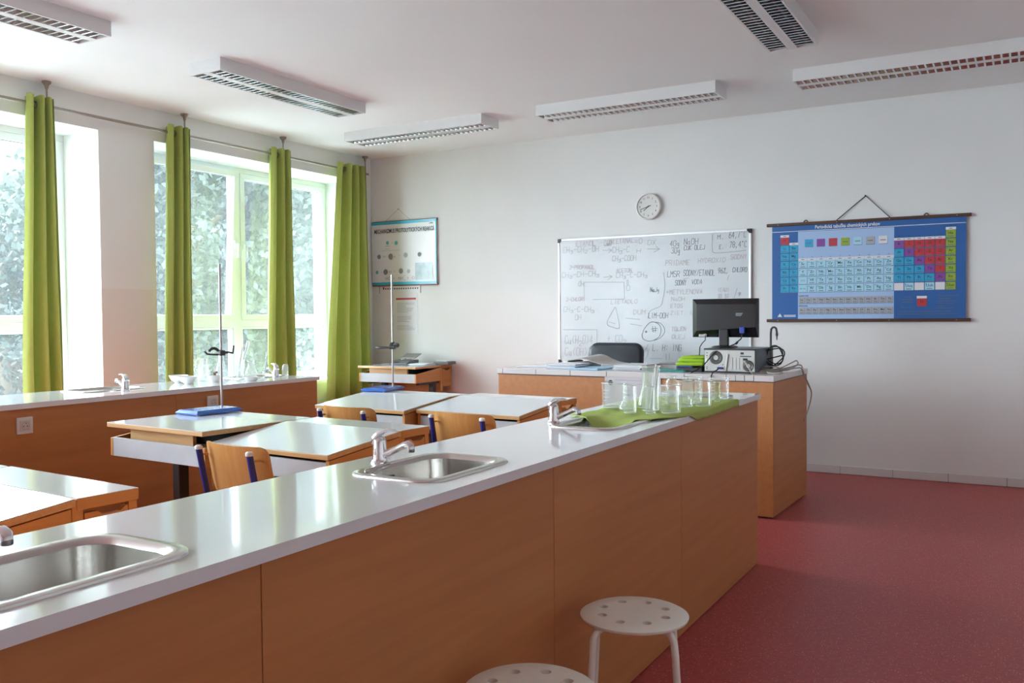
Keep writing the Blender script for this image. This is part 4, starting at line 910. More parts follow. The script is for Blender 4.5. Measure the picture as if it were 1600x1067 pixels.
obj(MB().box(bx0+0.006, bx1-0.006, yb_, YB-0.001, bz0+0.006, bz1-0.006), 'panel', 'board_white', wb, world=True)
for a in ((bx0, bx1, bz1-0.018, bz1), (bx0, bx1, bz0, bz0+0.018), (bx0, bx0+0.018, bz0+0.018, bz1-0.018), (bx1-0.018, bx1, bz0+0.018, bz1-0.018)):
    obj(MB().box(a[0], a[1], yb_-0.006, YB-0.0005, a[2], a[3]), 'frame_rail', 'board_alu', wb, bevel=0.002, world=True)
for sx, x in ((1, bx0), (-1, bx1)):
    for sz, z in ((1, bz0), (-1, bz1)):
        P = [(x-0.002*sx, z-0.002*sz), (x+0.036*sx, z-0.002*sz), (x+0.036*sx, z+0.014*sz), (x+0.014*sx, z+0.036*sz), (x-0.002*sx, z+0.036*sz)]
        if sx*sz < 0: P = P[::-1]
        obj(MB().prism(P, 1, yb_-0.010, YB-0.0005), 'corner_cap', 'black_plastic', wb, bevel=0.002, world=True, fix=True)
obj(MB().box(-3.3, -2.6, yb_-0.06, yb_-0.006, bz0-0.012, bz0), 'pen_tray', 'board_alu', wb, bevel=0.002, world=True)
WR = [('ETANOL - OX',-3.688,1.972,0.393,0.043,'p'),('(ETANAL',-3.308,1.979,0.216,0.041,'p'),('CH3-CH2-OH',-3.824,1.917,0.38,0.055,'g'),('CuO',-3.398,1.965,0.078,0.048,'g'),('CH3-C',-3.314,1.896,0.177,0.053,'g'),('=O',-3.092,1.969,0.081,0.046,'g'),('OX',-2.968,1.951,0.092,0.046,'g'),('H',-3.074,1.886,0.05,0.035,'g'),('CH3-COOH',-3.315,1.819,0.241,0.048,'g'),('2-PROPANOL',-3.757,1.757,0.267,0.036,'p'),('CH3-CH-CH3',-3.839,1.68,0.4,0.049,'g'),('OH',-3.664,1.596,0.06,0.043,'g'),('CH3-C-CH3',-3.277,1.664,0.314,0.047,'g'),('O',-3.176,1.544,0.044,0.047,'g'),('ACETON',-3.277,1.711,0.159,0.036,'p'),('2-CHLOR',-3.793,1.453,0.182,0.036,'p'),('CH3-C-CH3',-3.821,1.355,0.328,0.049,'g'),('OH',-3.7,1.275,0.068,0.049,'g'),('LIETADLO',-3.33,1.422,0.267,0.036,'p'),('DUM',-3.108,1.325,0.125,0.041,'p'),('LIM-OOH',-2.965,1.289,0.195,0.047,'k'),('Cu(H2O)4',-3.81,1.049,0.296,0.08,'g'),('Cu(OH)2',-3.81,0.939,0.282,0.073,'g'),('+ CO2',-3.37,1.071,0.198,0.065,'g'),('L. H: ING',-2.923,0.993,0.278,0.058,'k'),('PRAVDA',-3.109,0.984,0.143,0.042,'g'),('40g',-2.756,1.93,0.096,0.051,'k'),('NaOH',-2.625,1.941,0.135,0.051,'k'),('30g',-2.744,1.867,0.09,0.051,'k'),('CUK OLEJ',-2.625,1.89,0.193,0.04,'k'),('M.',-2.324,1.972,0.068,0.038,'k'),('64,7°C',-2.222,1.978,0.155,0.055,'k'),('E.',-2.307,1.887,0.046,0.034,'k'),('78,4°C',-2.216,1.894,0.155,0.05,'k'),('PRIDAME',-2.798,1.76,0.232,0.046,'p'),('HYDROXID',-2.496,1.772,0.251,0.039,'p'),('SODNY',-2.205,1.794,0.144,0.039,'p'),('LMSR',-2.781,1.656,0.12,0.052,'k'),('SODNY/ETANOL',-2.631,1.663,0.29,0.051,'k'),('96%,',-2.318,1.676,0.096,0.045,'k'),('CHLORO',-2.189,1.683,0.128,0.039,'k'),('SODNY',-2.709,1.58,0.107,0.045,'k'),('VODA',-2.555,1.587,0.099,0.04,'k'),('+METYLENOVA',-2.793,1.501,0.343,0.04,'p'),('NaOH',-2.745,1.443,0.131,0.034,'p'),('ETOS',-2.751,1.38,0.119,0.034,'p'),('ZIET. N',-2.752,1.317,0.214,0.034,'p'),('(EAU)',-2.319,1.515,0.102,0.033,'p'),('30 ST',-2.324,1.459,0.107,0.033,'p'),('9',-2.139,1.472,0.022,0.033,'k'),('NaJg',-2.945,1.527,0.091,0.041,'k'),('TOLEN',-2.746,1.173,0.143,0.035,'p'),('OLEJ',-2.74,1.104,0.125,0.035,'p')]
INK = {'p': ('ink_pink', 0.0045), 'g': ('ink_grey', 0.0045), 'k': ('ink_black', 0.0048)}
for i, (t, x, z, w, h, c) in enumerate(WR):
    m = MB(); strokes(m, t, x, z, w, h, INK[c][1], yb_-0.0012, i+5)
    obj(m, 'handwriting', INK[c][0], wb, world=True)
DR = [[(-3.604,1.631),(-3.201,1.621),(-3.195,1.467),(-3.518,1.467)],[(-3.604,1.625),(-3.605,1.456)],[(-3.411,1.924),(-3.321,1.92),(-3.353,1.939)],[(-3.321,1.92),(-3.353,1.898)],[(-2.968,1.916),(-2.852,1.911),(-2.889,1.936)],[(-2.852,1.911),(-2.907,1.885)],[(-3.4,1.673),(-3.316,1.677),(-3.348,1.69)],[(-3.316,1.677),(-3.361,1.649)],[(-3.291,1.392),(-3.363,1.274),(-3.363,1.226),(-3.318,1.208),(-3.247,1.208),(-3.285,1.392)],[(-3.35,1.256),(-3.286,1.238)],
 [(-2.817,1.697),(-2.805,1.582),(-2.823,1.467),(-2.848,1.398),(-2.946,1.353),(-2.959,1.289)],[(-2.369,2.013),(-2.369,1.89),(-2.347,1.856),(-2.216,1.856),(-2.072,1.866)],[(-3.829,1.184),(-3.474,1.184),(-3.475,1.058)],[(-3.157,1.643),(-3.157,1.596)],[(-3.169,1.643),(-3.169,1.596)],[(-3.637,1.656),(-3.637,1.632)],[(-2.631,1.635),(-2.584,1.645)],[(-2.222,1.657),(-2.234,1.618)],[(-3.109,0.961),(-3.04,0.974),(-2.991,1.009),(-2.966,1.05)],[(-3.109,0.932),(-3.053,0.897),(-2.985,0.928),(-2.96,1.01)],[(-2.948,0.922),(-2.831,0.924)],[(-2.795,0.965),(-2.795,0.913)],[(-2.765,0.972),(-2.765,0.914)],[(-3.183,1.29),(-3.045,1.278)],[(-3.139,1.237),(-3.027,1.219)],[(-2.183,1.434),(-2.15,1.544)]]
for P in DR:
    m = MB(); ribbon(m, [(v.x, v.y) for v in smooth_pts([(a, b, 0) for a, b in P], 5)] if len(P) > 3 and P[0][0] not in (-3.604, -3.829) else P, 0.0055, yb_-0.0013); obj(m, 'marker_line', 'ink_grey', wb, world=True)
m = MB(); F1 = [(-3.027,1.132),(-2.996,1.202),(-2.934,1.254),(-2.861,1.231),(-2.843,1.173),(-2.867,1.115),(-2.947,1.08),(-3.009,1.097),(-3.027,1.132)]
ribbon(m, [(v.x, v.y) for v in smooth_pts([(a, b, 0) for a, b in F1], 5)], 0.006, yb_-0.0013); ribbon(m, [(v.x, v.y) for v in smooth_pts([(-2.934,1.254,0),(-2.848,1.242,0),(-2.806,1.179,0),(-2.843,1.115,0),(-2.91,1.086,0)], 5)], 0.0055, yb_-0.0013)
for P in ([(-2.934,1.19),(-2.879,1.196)], [(-2.922,1.214),(-2.916,1.161)], [(-2.897,1.213),(-2.898,1.161)], [(-2.928,1.173),(-2.885,1.179)]): ribbon(m, P, 0.006, yb_-0.0013)
m.lathe([(0, 0), (0.011, 0)], (-2.985, yb_-0.0013, 1.165), 10, RX); obj(m, 'fish_sketch', 'ink_black', wb, world=True)

# ------------------------------------------------------------------ wall clock
ck = thing('wall_clock', 'round white wall clock above the whiteboard showing about twenty to eight', 'clock', (-2.955, YB, 2.298))
obj(MB().lathe([(0.119, 0.0), (0.121, 0.012), (0.121, 0.030), (0.116, 0.040), (0.108, 0.042), (0.104, 0.036), (0.104, 0.030)], seg=48, M=RX), 'case', 'clock_white', ck, smooth=35)
obj(MB().lathe([(0.0, 0.031), (0.1045, 0.031)], seg=48, M=RX), 'dial', 'clock_face', ck)
for k in range(1, 13):
    a = PI/2-2*PI*k/12; m = MB(); put_text(m, str(k), 0.081*math.cos(a), 0.081*math.sin(a)-0.0085, 0.025, -0.0318, center=True, bold=0.01); obj(m, 'numeral', 'print_black', ck)
def hand(name, ang, l, tail, w):
    a = PI/2-ang; d = (math.cos(a), math.sin(a)); m = MB(); ribbon(m, [(-d[0]*tail, -d[1]*tail), (d[0]*l, d[1]*l)], w, -0.034); obj(m, name, 'print_black', ck)
hand('minute_hand', 2*PI*42/60, 0.080, 0.028, 0.0055); hand('hour_hand', 2*PI*(7+42/60)/12, 0.055, 0.012, 0.0065)
obj(MB().lathe([(0.0, 0.037), (0.006, 0.036), (0.006, 0.031)], seg=14, M=RX), 'hand_hub', 'print_black', ck)

# ------------------------------------------------------------------ periodic table chart
pt = thing('wall_chart', 'blue periodic table chart hanging by a cord on the back wall', 'wall chart', (-1.12, YB, 1.26))
yc_ = YB-0.024; sx0, sx1, sz0, sz1 = -1.850, -0.387, 1.262, 2.068
def sheet(mb, x0, x1, z0, z1, y): return mb.box(x0, x1, y-0.0012, y, z0, z1)
obj(sheet(MB(), sx0, sx1, sz0, sz1, yc_), 'sheet', 'chart_blue', pt, world=True)
for z, nm in ((2.064, 'top_bar'), (1.262, 'bottom_bar')):
    o = obj(MB().box(-1.895, -0.352, YB-0.034, YB-0.012, z-0.013, z+0.013), nm, 'bar_walnut', pt, bevel=0.004, world=True)
    for x in (-1.80, -1.33, -0.93, -0.45): obj(MB().lathe([(0, 0.002), (0.004, 0.0015), (0.004, 0)], (x, YB-0.034, z), 8, RX), 'pin', 'rod_steel', o, world=True)
obj(MB().tube([(-1.332, YB-0.02, 2.078), (-1.112, YB-0.008, 2.262), (-0.929, YB-0.02, 2.078)], 0.004, 6), 'cord', 'black_plastic', pt, world=True)
obj(MB().lathe([(0.0, 0.02), (0.007, 0.018), (0.007, 0.014), (0.003, 0.013), (0.003, 0)], (-1.112, YB, 2.262), 10, RX), 'nail', 'black_plastic', pt, smooth=40, world=True)
for x in (-1.575, -0.665): obj(MB().tube([(x-0.018, YB-0.022, 2.078), (x-0.004, YB-0.022, 2.092), (x+0.006, YB-0.022, 2.092), (x+0.018, YB-0.022, 2.078)], 0.005, 6), 'hanger', 'bar_walnut', pt, world=True)
yp = yc_-0.0032
obj(sheet(MB(), -1.637, -0.896, 1.275, 1.999, yc_-0.0013), 'pale_field', 'chart_pale', pt, world=True)
obj(MB().quad(sx0, sx1, 2.0025, 2.0075, yp-0.001), 'white_line', 'chart_line', pt, world=True)
m = MB(); put_text(m, 'Periodická tabuľka chemických prvkov', -1.50, 2.018, 0.040, yp-0.001, width=0.50, bold=0.022); obj(m, 'title', 'chart_line', pt, world=True)
CW, RH = 0.0737, 0.0666; cx0 = -1.782; zt0 = 1.956
SYM = "H He Li Be B C N O F Ne Na Mg Al Si P S Cl Ar K Ca Sc Ti V Cr Mn Fe Co Ni Cu Zn Ga Ge As Se Br Kr Rb Sr Y Zr Nb Mo Tc Ru Rh Pd Ag Cd In Sn Sb Te I Xe Cs Ba La Ce Pr Nd Pm Sm Eu Gd Tb Dy Ho Er Tm Yb Lu Hf Ta W Re Os Ir Pt Au Hg Tl Pb Bi Po At Rn Fr Ra Ac Th Pa U Np Pu Am Cm Bk Cf Es Fm Md No Lr Rf Db Sg Bh Hs Mt Ds Rg Cn - Uuq - Uuh - Uuo".split()
def pos(Z):
    if Z == 1: return 1, 1
    if Z == 2: return 1, 18
    for p, (a, b) in {2: (3, 10), 3: (11, 18)}.items():
        if a <= Z <= b: k = Z-a; return p, (k+1 if k < 2 else k+11)
    for p, a in ((4, 19), (5, 37)):
        if a <= Z < a+18: return p, Z-a+1
    for p, a in ((6, 55), (7, 87)):
        if a <= Z < a+32:
            k = Z-a
            return (p, k+1) if k < 2 else ((p, 'f', k-2) if k < 16 else (p, k-13))
    return None
cells = {}; txt = MB(); shade = MB(); small = MB()
RED = {1, 6, 7, 8, 9, 15, 16, 17, 34, 35, 53}; PUR = {5, 14, 33, 52, 85}
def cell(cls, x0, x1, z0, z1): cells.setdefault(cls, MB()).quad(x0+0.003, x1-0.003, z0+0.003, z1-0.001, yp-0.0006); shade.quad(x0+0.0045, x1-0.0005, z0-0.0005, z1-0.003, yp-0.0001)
for Z in range(1, 119):
    if Z in (71, 103): continue
    p = pos(Z); s = SYM[Z-1]
    if len(p) == 3:
        x0 = -1.632+0.0522*p[2]; zt = 1.456 if p[0] == 6 else 1.371; cell('tile_grey', x0, x0+0.0522, zt-0.057, zt)
        put_text(txt, s, x0+0.026, zt-0.030, 0.024, yp-0.0012, center=True, bold=0.01); small.quad(x0+0.012, x0+0.040, zt-0.046, zt-0.042, yp-0.0012); continue
    r, c = p; x0 = cx0+CW*(c-1); zt = zt0-RH*(r-1)
    if c == 18: cls = 'tile_green'
    elif s == '-': cls = 'tile_paper'
    elif Z in RED: cls = 'tile_red'
    elif Z in PUR: cls = 'tile_purple'
    elif 3 <= c <= 12 or Z in (114, 116): cls = 'tile_pale'
    else: cls = 'tile_cyan'
    cell(cls, x0, x0+CW, zt-RH+0.004, zt)
    if s != '-':
        put_text(txt, s, x0+CW/2, zt-0.034, 0.030, yp-0.0012, center=True, bold=0.01); small.quad(x0+0.016, x0+CW-0.018, zt-0.052, zt-0.047, yp-0.0012); small.quad(x0+0.008, x0+0.016, zt-0.014, zt-0.009, yp-0.0012)
for s, cls in (('57-71', 6), ('89-103', 7)):
    x0 = cx0+CW*2; zt = zt0-RH*(cls-1); cell('tile_pale', x0, x0+CW, zt-RH+0.004, zt); put_text(txt, s, x0+CW/2, zt-0.036, 0.016, yp-0.0012, center=True)
hd = MB()
for c in range(1, 19):
    x0 = cx0+CW*(c-1); zt = zt0 if c in (1, 18) else (zt0-RH if c in (2, 13, 14, 15, 16, 17) else zt0-3*RH)
    hd.quad(x0+0.001, x0+CW-0.001, zt+0.001, zt+0.021, yp-0.0006); put_text(txt, str(c), x0+CW/2, zt+0.026, 0.014, yp-0.0012, center=True, bold=0.01); small.quad(x0+0.024, x0+0.048, zt+0.008, zt+0.013, yp-0.0012)
for k, cls in enumerate(('tile_cyan', 'tile_purple', 'tile_red', 'tile_green', 'tile_pale', 'tile_grey', 'tile_paper')):
    x0 = -1.585+0.0954*k; cell(cls, x0, x0+0.070, 1.869, 1.934); small.quad(x0+0.014, x0+0.056, 1.898, 1.904, yp-0.0012)
cell('tile_red', -0.731, -0.657, 1.368, 1.430); hd.quad(-0.730, -0.658, 1.431, 1.450, yp-0.0006); put_text(txt, 'H', -0.694, 1.394, 0.032, yp-0.0012, center=True, bold=0.01)
for x, z, w in ((-0.585, 1.447, 0.15), (-0.585, 1.425, 0.09), (-0.585, 1.405, 0.14), (-0.585, 1.388, 0.12), (-0.585, 1.366, 0.05), (-0.585, 1.352, 0.12), (-0.82, 1.44, 0.05), (-0.84, 1.42, 0.08), (-0.84, 1.40, 0.08), (-0.85, 1.36, 0.09), (-0.866, 1.326, 0.38), (-0.866, 1.306, 0.42)): small.quad(x, x+w, z, z+0.006, yp-0.0003)
put_text(txt, 'Lantanoidy', -1.63, 1.462, 0.018, yp-0.0012, bold=0.01); put_text(txt, 'Aktinoidy', -1.63, 1.378, 0.018, yp-0.0012, bold=0.01)
for r in range(7): put_text(txt, str(r+1), -1.796, zt0-RH*r-0.04, 0.018, yp-0.0012, center=True)
for cls, mb in cells.items(): obj(mb, 'element_tiles', cls, pt, world=True)['kind'] = 'stuff'
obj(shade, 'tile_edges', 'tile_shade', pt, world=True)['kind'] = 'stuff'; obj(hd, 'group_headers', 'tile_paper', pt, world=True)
obj(txt, 'element_symbols', 'print_black', pt, world=True)['kind'] = 'stuff'; obj(small, 'small_print', 'tile_shade', pt, world=True)['kind'] = 'stuff'
m = MB(); m.add([(-1.805, yp-0.001, 1.292), (-1.765, yp-0.001, 1.292), (-1.785, yp-0.001, 1.322)], [(0, 1, 2)]); m.quad(-1.752, -1.655, 1.303, 1.309, yp-0.001); m.quad(-1.752, -1.655, 1.293, 1.299, yp-0.001); obj(m, 'publisher_mark', 'chart_line', pt, world=True)

# ------------------------------------------------------------------ poster, strip and notice beside the corner
po = thing('hanging_poster', 'glossy white poster with cyan edges about protolytic reactions, beside the corner curtain', 'poster', (-5.70, YB, 1.66))
qx0, qx1, qz0, qz1 = -6.13, -5.282, 1.66, 2.335; yq = YB-0.020
obj(MB().grid(lambda u, v: (qx0+(qx1-qx0)*u, yq+0.002*math.sin(6*u+4*v), qz0+(qz1-qz0)*v), 10, 10), 'sheet', 'poster_paper', po, smooth=80, world=True)
for a in ((qx0, qx1, qz1-0.03, qz1), (qx0, qx1, qz0, qz0+0.03), (qx1-0.014, qx1, qz0+0.03, qz1-0.03)):
    obj(MB().box(a[0], a[1], yq-0.005, yq-0.003, a[2], a[3]), 'cyan_edge', 'poster_cyan', po, world=True)
for z in (qz1, qz0): obj(MB().box(qx0, qx1+0.006, YB-0.019, YB-0.002, z-0.012, z+0.008), 'rail', 'poster_wood', po, bevel=0.003, world=True)
obj(MB().tube([(-5.95, YB-0.012, qz1+0.005), (-5.779, YB-0.006, 2.465), (-5.62, YB-0.012, qz1+0.005)], 0.0014, 6), 'cord', 'print_grey', po, world=True)
obj(MB().lathe([(0.0, 0.012), (0.006, 0.011), (0.006, 0.008), (0.003, 0)], (-5.779, YB, 2.465), 10, RX), 'nail', 'print_grey', po, world=True)
yt = yq-0.0052
m = MB(); put_text(m, 'MECHANIZMUS PROTOLYTICKÝCH REAKCIÍ', -6.09, 2.215, 0.062, yt, width=0.78, bold=0.015); obj(m, 'title', 'print_black', po, world=True)
def ball(x, z, r, mtl): obj(MB().lathe([(0, 0), (r, 0)], (x, yt, z), 20, RX), 'molecule', mtl, po, world=True)
ball(-5.915, 2.11, 0.020, 'poster_teal'); ball(-5.80, 2.105, 0.022, 'poster_teal'); ball(-6.03, 1.965, 0.024, 'print_grey'); ball(-5.875, 1.962, 0.030, 'print_grey'); ball(-5.675, 1.97, 0.026, 'notice_line'); ball(-5.50, 1.97, 0.022, 'print_grey')
ball(-6.06, 1.80, 0.020, 'poster_teal'); ball(-5.945, 1.80, 0.030, 'print_grey'); ball(-5.74, 1.805, 0.028, 'print_grey'); ball(-5.64, 1.80, 0.022, 'notice_line')
m = MB()
for t, x, z, s in (('+', -5.86, 2.10, 0.03), ('+', -5.95, 1.955, 0.03), ('H', -5.975, 1.955, 0.03), ('N', -5.835, 1.95, 0.03), ('–', -5.77, 1.955, 0.04), ('+', -6.005, 1.79, 0.03), ('NH', -5.905, 1.79, 0.028), ('–', -5.84, 1.79, 0.05), ('HCl', -5.945, 1.715, 0.044), ('+', -5.845, 1.715, 0.04), ('NH', -5.775, 1.715, 0.044), ('4', -5.70, 1.70, 0.026), ('+', -5.70, 1.745, 0.026), ('+', -5.66, 1.715, 0.04), ('Cl', -5.60, 1.715, 0.044)): put_text(m, t, x, z, s, yt)
m.quad(-5.945, -5.885, 2.075, 2.079, yt); m.quad(-5.945, -5.885, 2.045, 2.048, yt); m.quad(-6.0, -5.75, 2.027, 2.029, yt)
obj(m, 'formulas', 'print_grey', po, world=True)
obj(MB().quad(-5.555, -5.335, 1.705, 1.885, yt), 'printed_photo', 'poster_photo', po, world=True)
m = MB(); m.quad(-5.375, -5.315, 2.285, 2.292, yt); m.quad(-5.360, -5.325, 2.292, 2.298, yt); obj(m, 'corner_mark', 'print_grey', po, world=True)
sr = thing('paper_strip', 'long white paper strip with small black signs just below the hanging poster', 'paper strip', (-5.78, YB, 1.575))
obj(MB().box(-6.045, -5.505, YB-0.003, YB-0.001, 1.575, 1.665), 'strip', 'paper_white', sr, world=True)
m = MB()
for k in range(16): m.quad(-6.0+0.03*k, -5.983+0.03*k, 1.613, 1.627+0.012*(k == 0), YB-0.0034)
obj(m, 'printed_signs', 'print_black', sr, world=True)
for x in (-6.045, -5.505): obj(MB().box(x-0.003, x+0.003, YB-0.006, YB-0.001, 1.57, 1.66), 'end_slat', 'print_grey', sr, world=True)
nt_ = thing('notice', 'white notice with a red heading bar on the wall above the desk', 'notice', (-5.69, YB, 1.135))
obj(MB().box(-5.845, -5.545, YB-0.003, YB-0.001, 1.135, 1.56), 'paper', 'paper_white', nt_, world=True)
obj(MB().quad(-5.825, -5.565, 1.500, 1.520, YB-0.0036), 'red_heading', 'notice_red', nt_, world=True)
m = MB(); r = random.Random(2)
for k in range(22):
    if k in (0, 9, 10, 16, 17): continue
    z = 1.478-0.0142*k; m.quad(-5.815, -5.815+0.24*r.uniform(0.45, 1.0), z, z+0.0045, YB-0.0034)
obj(m, 'printed_lines', 'notice_line', nt_, world=True)

# ------------------------------------------------------------------ towel and glassware on the near bench
tw = thing('towel', 'lime green towel under the glassware, sagging into a sink and over the bench edge', 'towel', (-1.42, 3.75, ZB))
def towel(u, v, off=0.0):
    s = u*0.475; x = -1.637+s; yn = 3.335-0.11*math.sin(PI*min(1, u*1.15))**1.5+0.31*max(0, (u-0.74)/0.26)**1.2; y = yn+(4.285-yn)*v
    z = ZB+0.0045+0.0022*math.sin(23*u+7*v)*math.cos(9*v+3*u)+0.0016*math.sin(40*v+9*u)
    dip = max(0.0, 1-((x+1.425)/0.108)**2)*max(0.0, min(1.0, (3.372-y)/0.16)); dip = dip*dip*(3-2*dip); z -= 0.058*dip
    if y < 3.40: z = max(z, ZB+0.0085) if dip < 0.02 else z
    if y > 3.97 and y < 4.56: z = max(z, ZB+0.0085)
    if x > -1.197:   # over the edge
        d = x+1.197; x = -1.197+0.006*math.sin(min(1, d/0.006)*PI/2); z -= max(0, d-0.003)*1.0
    return (x, y, z+off)
n1, n2 = 44, 70
tm = MB().grid(lambda u, v: towel(u, v, 0.0), n1, n2); k0 = len(tm.v)
obj(tm, 'cloth', 'towel_green', tw, smooth=80, world=True)
tw.children[0].modifiers.new('thickness', 'SOLIDIFY').thickness = 0.003
ZG = ZB+0.012
def shell(prof, th=0.0022):
    """thin glass wall with a thick foot and a small rolled rim, from an outer profile (r, z) going up"""
    r, z = prof[-1]
    return [(0.0, prof[0][1])] + prof + [(r-0.001, z+0.0012), (max(r-th, 0.0004), z)]
def beaker_prof(r, h): return [(r*0.9, 0), (r, 0.006), (r, h*0.95), (r*1.05, h)]
def glass(name, label, cat, x, y, prof, z=ZG, mtl='lab_glass', group='glassware on the towel', seg=24, th=0.0022, tilt=None):
    t = thing(name, label, cat, (x, y, z), 0, group); m = MB().lathe(shell(prof, th), seg=seg)
    o = obj(m, 'wall', mtl, t, smooth=45)
    rr, rz_ = prof[-1]; obj(MB().tube([(rr*math.cos(a), rr*math.sin(a), rz_) for a in [2*PI*k/24 for k in range(24)]], 0.0013, 6, close=True), 'rim', 'glass_glint', t, smooth=60)
    rb, zb_ = prof[0]; obj(MB().tube([(rb*math.cos(a), rb*math.sin(a), zb_+0.0015) for a in [2*PI*k/24 for k in range(24)]], 0.0013, 6, close=True), 'foot_ring', 'glass_glint', t, smooth=60)
    if tilt: t.rotation_euler = tilt
    return t
def marks(t, r, h, n=4):
    for k in range(n):
        zz = h*(0.3+0.14*k); obj(MB().tube([((r+0.0006)*math.cos(a), (r+0.0006)*math.sin(a), zz) for a in [-2.2+0.12*q for q in range(4+2*(k % 2))]], 0.0006, 5), 'graduation', 'cap_white', t)
g = glass('beaker', 'large glass beaker at the left end of the green towel', 'beaker', -1.575, 3.66, beaker_prof(0.055, 0.108), th=0.003); marks(g, 0.055, 0.108)
glass('small_flask', 'small conical flask right of the large left beaker', 'flask', -1.495, 3.60, [(0.028, 0), (0.031, 0.004), (0.030, 0.010), (0.012, 0.045), (0.011, 0.058), (0.014, 0.061)])
glass('conical_flask', 'tall olive-tinted conical flask behind the small flask', 'flask', -1.45, 3.72, [(0.038, 0), (0.041, 0.004), (0.040, 0.012), (0.015, 0.105), (0.014, 0.148), (0.018, 0.152)], mtl='olive_glass')
g = glass('beaker', 'slim tall beaker in front of the measuring cylinder', 'beaker', -1.425, 3.475, beaker_prof(0.028, 0.115)); marks(g, 0.028, 0.115)
cy = glass('glass_jar', 'tallest glass jar on the towel, holding glass rods', 'jar', -1.38, 3.60, [(0.036, 0), (0.039, 0.005), (0.039, 0.183), (0.042, 0.188)])
for k, (dx, dy, dx2, dy2, hh) in enumerate(((-0.018, -0.01, -0.026, 0.006, 0.205), (-0.012, 0.015, 0.004, 0.026, 0.185), (0.0, -0.012, 0.026, -0.006, 0.198), (0.008, 0.010, 0.030, 0.012, 0.190), (0.016, 0.0, 0.028, -0.014, 0.178), (0.002, 0.02, 0.014, 0.028, 0.182))):
    m = MB().tube([(dx, dy, 0.006), (dx2, dy2, hh)], 0.0035, 8)
    lb = ['leftmost and longest glass rod standing in the tall jar', 'thin glass rod leaning to the back of the tall jar', 'glass rod leaning right in the middle of the tall jar', 'glass rod leaning right behind the middle rod of the tall jar', 'shortest glass rod at the right side of the tall jar', 'glass rod at the back of the tall jar'][k]
    one(m, 'glass_rod', 'lab_glass' if k in (0, 1) else 'cap_white', lb, 'glass rod', (-1.38, 3.60, ZG), smooth=50, group='rods in the tall jar')
glass('beaker', 'narrow glass beaker at the towel\'s front edge, left of the wide one', 'beaker', -1.337, 3.485, beaker_prof(0.022, 0.112))
g = glass('beaker', 'wide glass beaker at the towel\'s front edge', 'beaker', -1.272, 3.545, beaker_prof(0.041, 0.115)); marks(g, 0.041, 0.115)
glass('reagent_bottle', 'white-shouldered glass bottle behind the front beakers', 'bottle', -1.41, 3.94, [(0.027, 0), (0.030, 0.004), (0.030, 0.085), (0.022, 0.105), (0.020, 0.122), (0.023, 0.126)])
glass('beaker', 'wide beaker at the back of the towel, left of the glass jug', 'beaker', -1.325, 3.985, beaker_prof(0.046, 0.118))
j = glass('glass_jug', 'glass jug with a loop handle among the beakers', 'jug', -1.30, 3.80, [(0.034, 0), (0.038, 0.006), (0.040, 0.06), (0.034, 0.095), (0.030, 0.108), (0.036, 0.116)])
obj(MB().tube([(0.030, 0.012, 0.100), (0.050, 0.02, 0.108), (0.062, 0.025, 0.085), (0.056, 0.022, 0.045), (0.036, 0.014, 0.030)], 0.004, 10), 'handle', 'lab_glass', j, smooth=50)
g = glass('beaker', 'squat round beaker right of the jug', 'beaker', -1.242, 3.885, beaker_prof(0.037, 0.112)); marks(g, 0.037, 0.112)
glass('test_tube_jar', 'slim dark-marked glass tube standing before the last beaker', 'glass tube', -1.24, 4.09, [(0.012, 0), (0.014, 0.004), (0.014, 0.085), (0.016, 0.09)], mtl='olive_glass')
g = glass('beaker', 'last beaker at the right end of the green towel', 'beaker', -1.268, 4.205, beaker_prof(0.049, 0.102), th=0.003); marks(g, 0.049, 0.102)

# ------------------------------------------------------------------ porcelain and glassware on the window bench
WG = 'glassware on the window bench'
def bowl(label, x, y):
    o = MB().lathe([(0.0, 0.004), (0.02, 0.0), (0.022, 0.004), (0.045, 0.020), (0.060, 0.048), (0.062, 0.050), (0.059, 0.050), (0.043, 0.023), (0.02, 0.009), (0.0, 0.008)], seg=28)
    one(o, 'porcelain_bowl', 'porcelain', label, 'bowl', (x, y, ZB+0.0005), smooth=45, group='porcelain bowls')
bowl('white porcelain bowl in front, beside the curtain on the window bench', -4.64, 3.925); bowl('white porcelain bowl half hidden behind the front bowl', -4.79, 3.975)
zz = ZB+0.0005
g = glass('glass_jug', 'small glass jug with a spout right of the porcelain bowls', 'jug', -4.73, 4.13, [(0.034, 0), (0.037, 0.005), (0.034, 0.07), (0.030, 0.10), (0.036, 0.108)], zz, group=WG)
obj(MB().tube([(-0.028, -0.01, 0.095), (-0.055, -0.02, 0.10), (-0.062, -0.022, 0.07), (-0.036, -0.012, 0.03)], 0.0045, 8), 'handle', 'lab_glass', g, smooth=50)
glass('conical_flask', 'conical flask right of the small jug on the window bench', 'flask', -4.82, 4.22, [(0.045, 0), (0.048, 0.005), (0.046, 0.015), (0.018, 0.10), (0.017, 0.14), (0.021, 0.145)], zz, group=WG)
mr = thing('mortar', 'white mortar with a brown wooden pestle head on the window bench', 'mortar', (-4.63, 4.135, zz), 0, WG)
obj(MB().lathe([(0.0, 0.0), (0.028, 0.0), (0.030, 0.006), (0.040, 0.03), (0.043, 0.045), (0.039, 0.045), (0.03, 0.018), (0.0, 0.012)], seg=24), 'bowl', 'porcelain', mr, smooth=45)
obj(MB().tube([(0.0, 0, 0.018), (-0.01, 0.01, 0.05), (-0.032, 0.02, 0.062), (0.03, -0.01, 0.064)], [0.012, 0.008, 0.006, 0.008], 10), 'pestle', 'cork_brown', mr, smooth=50)
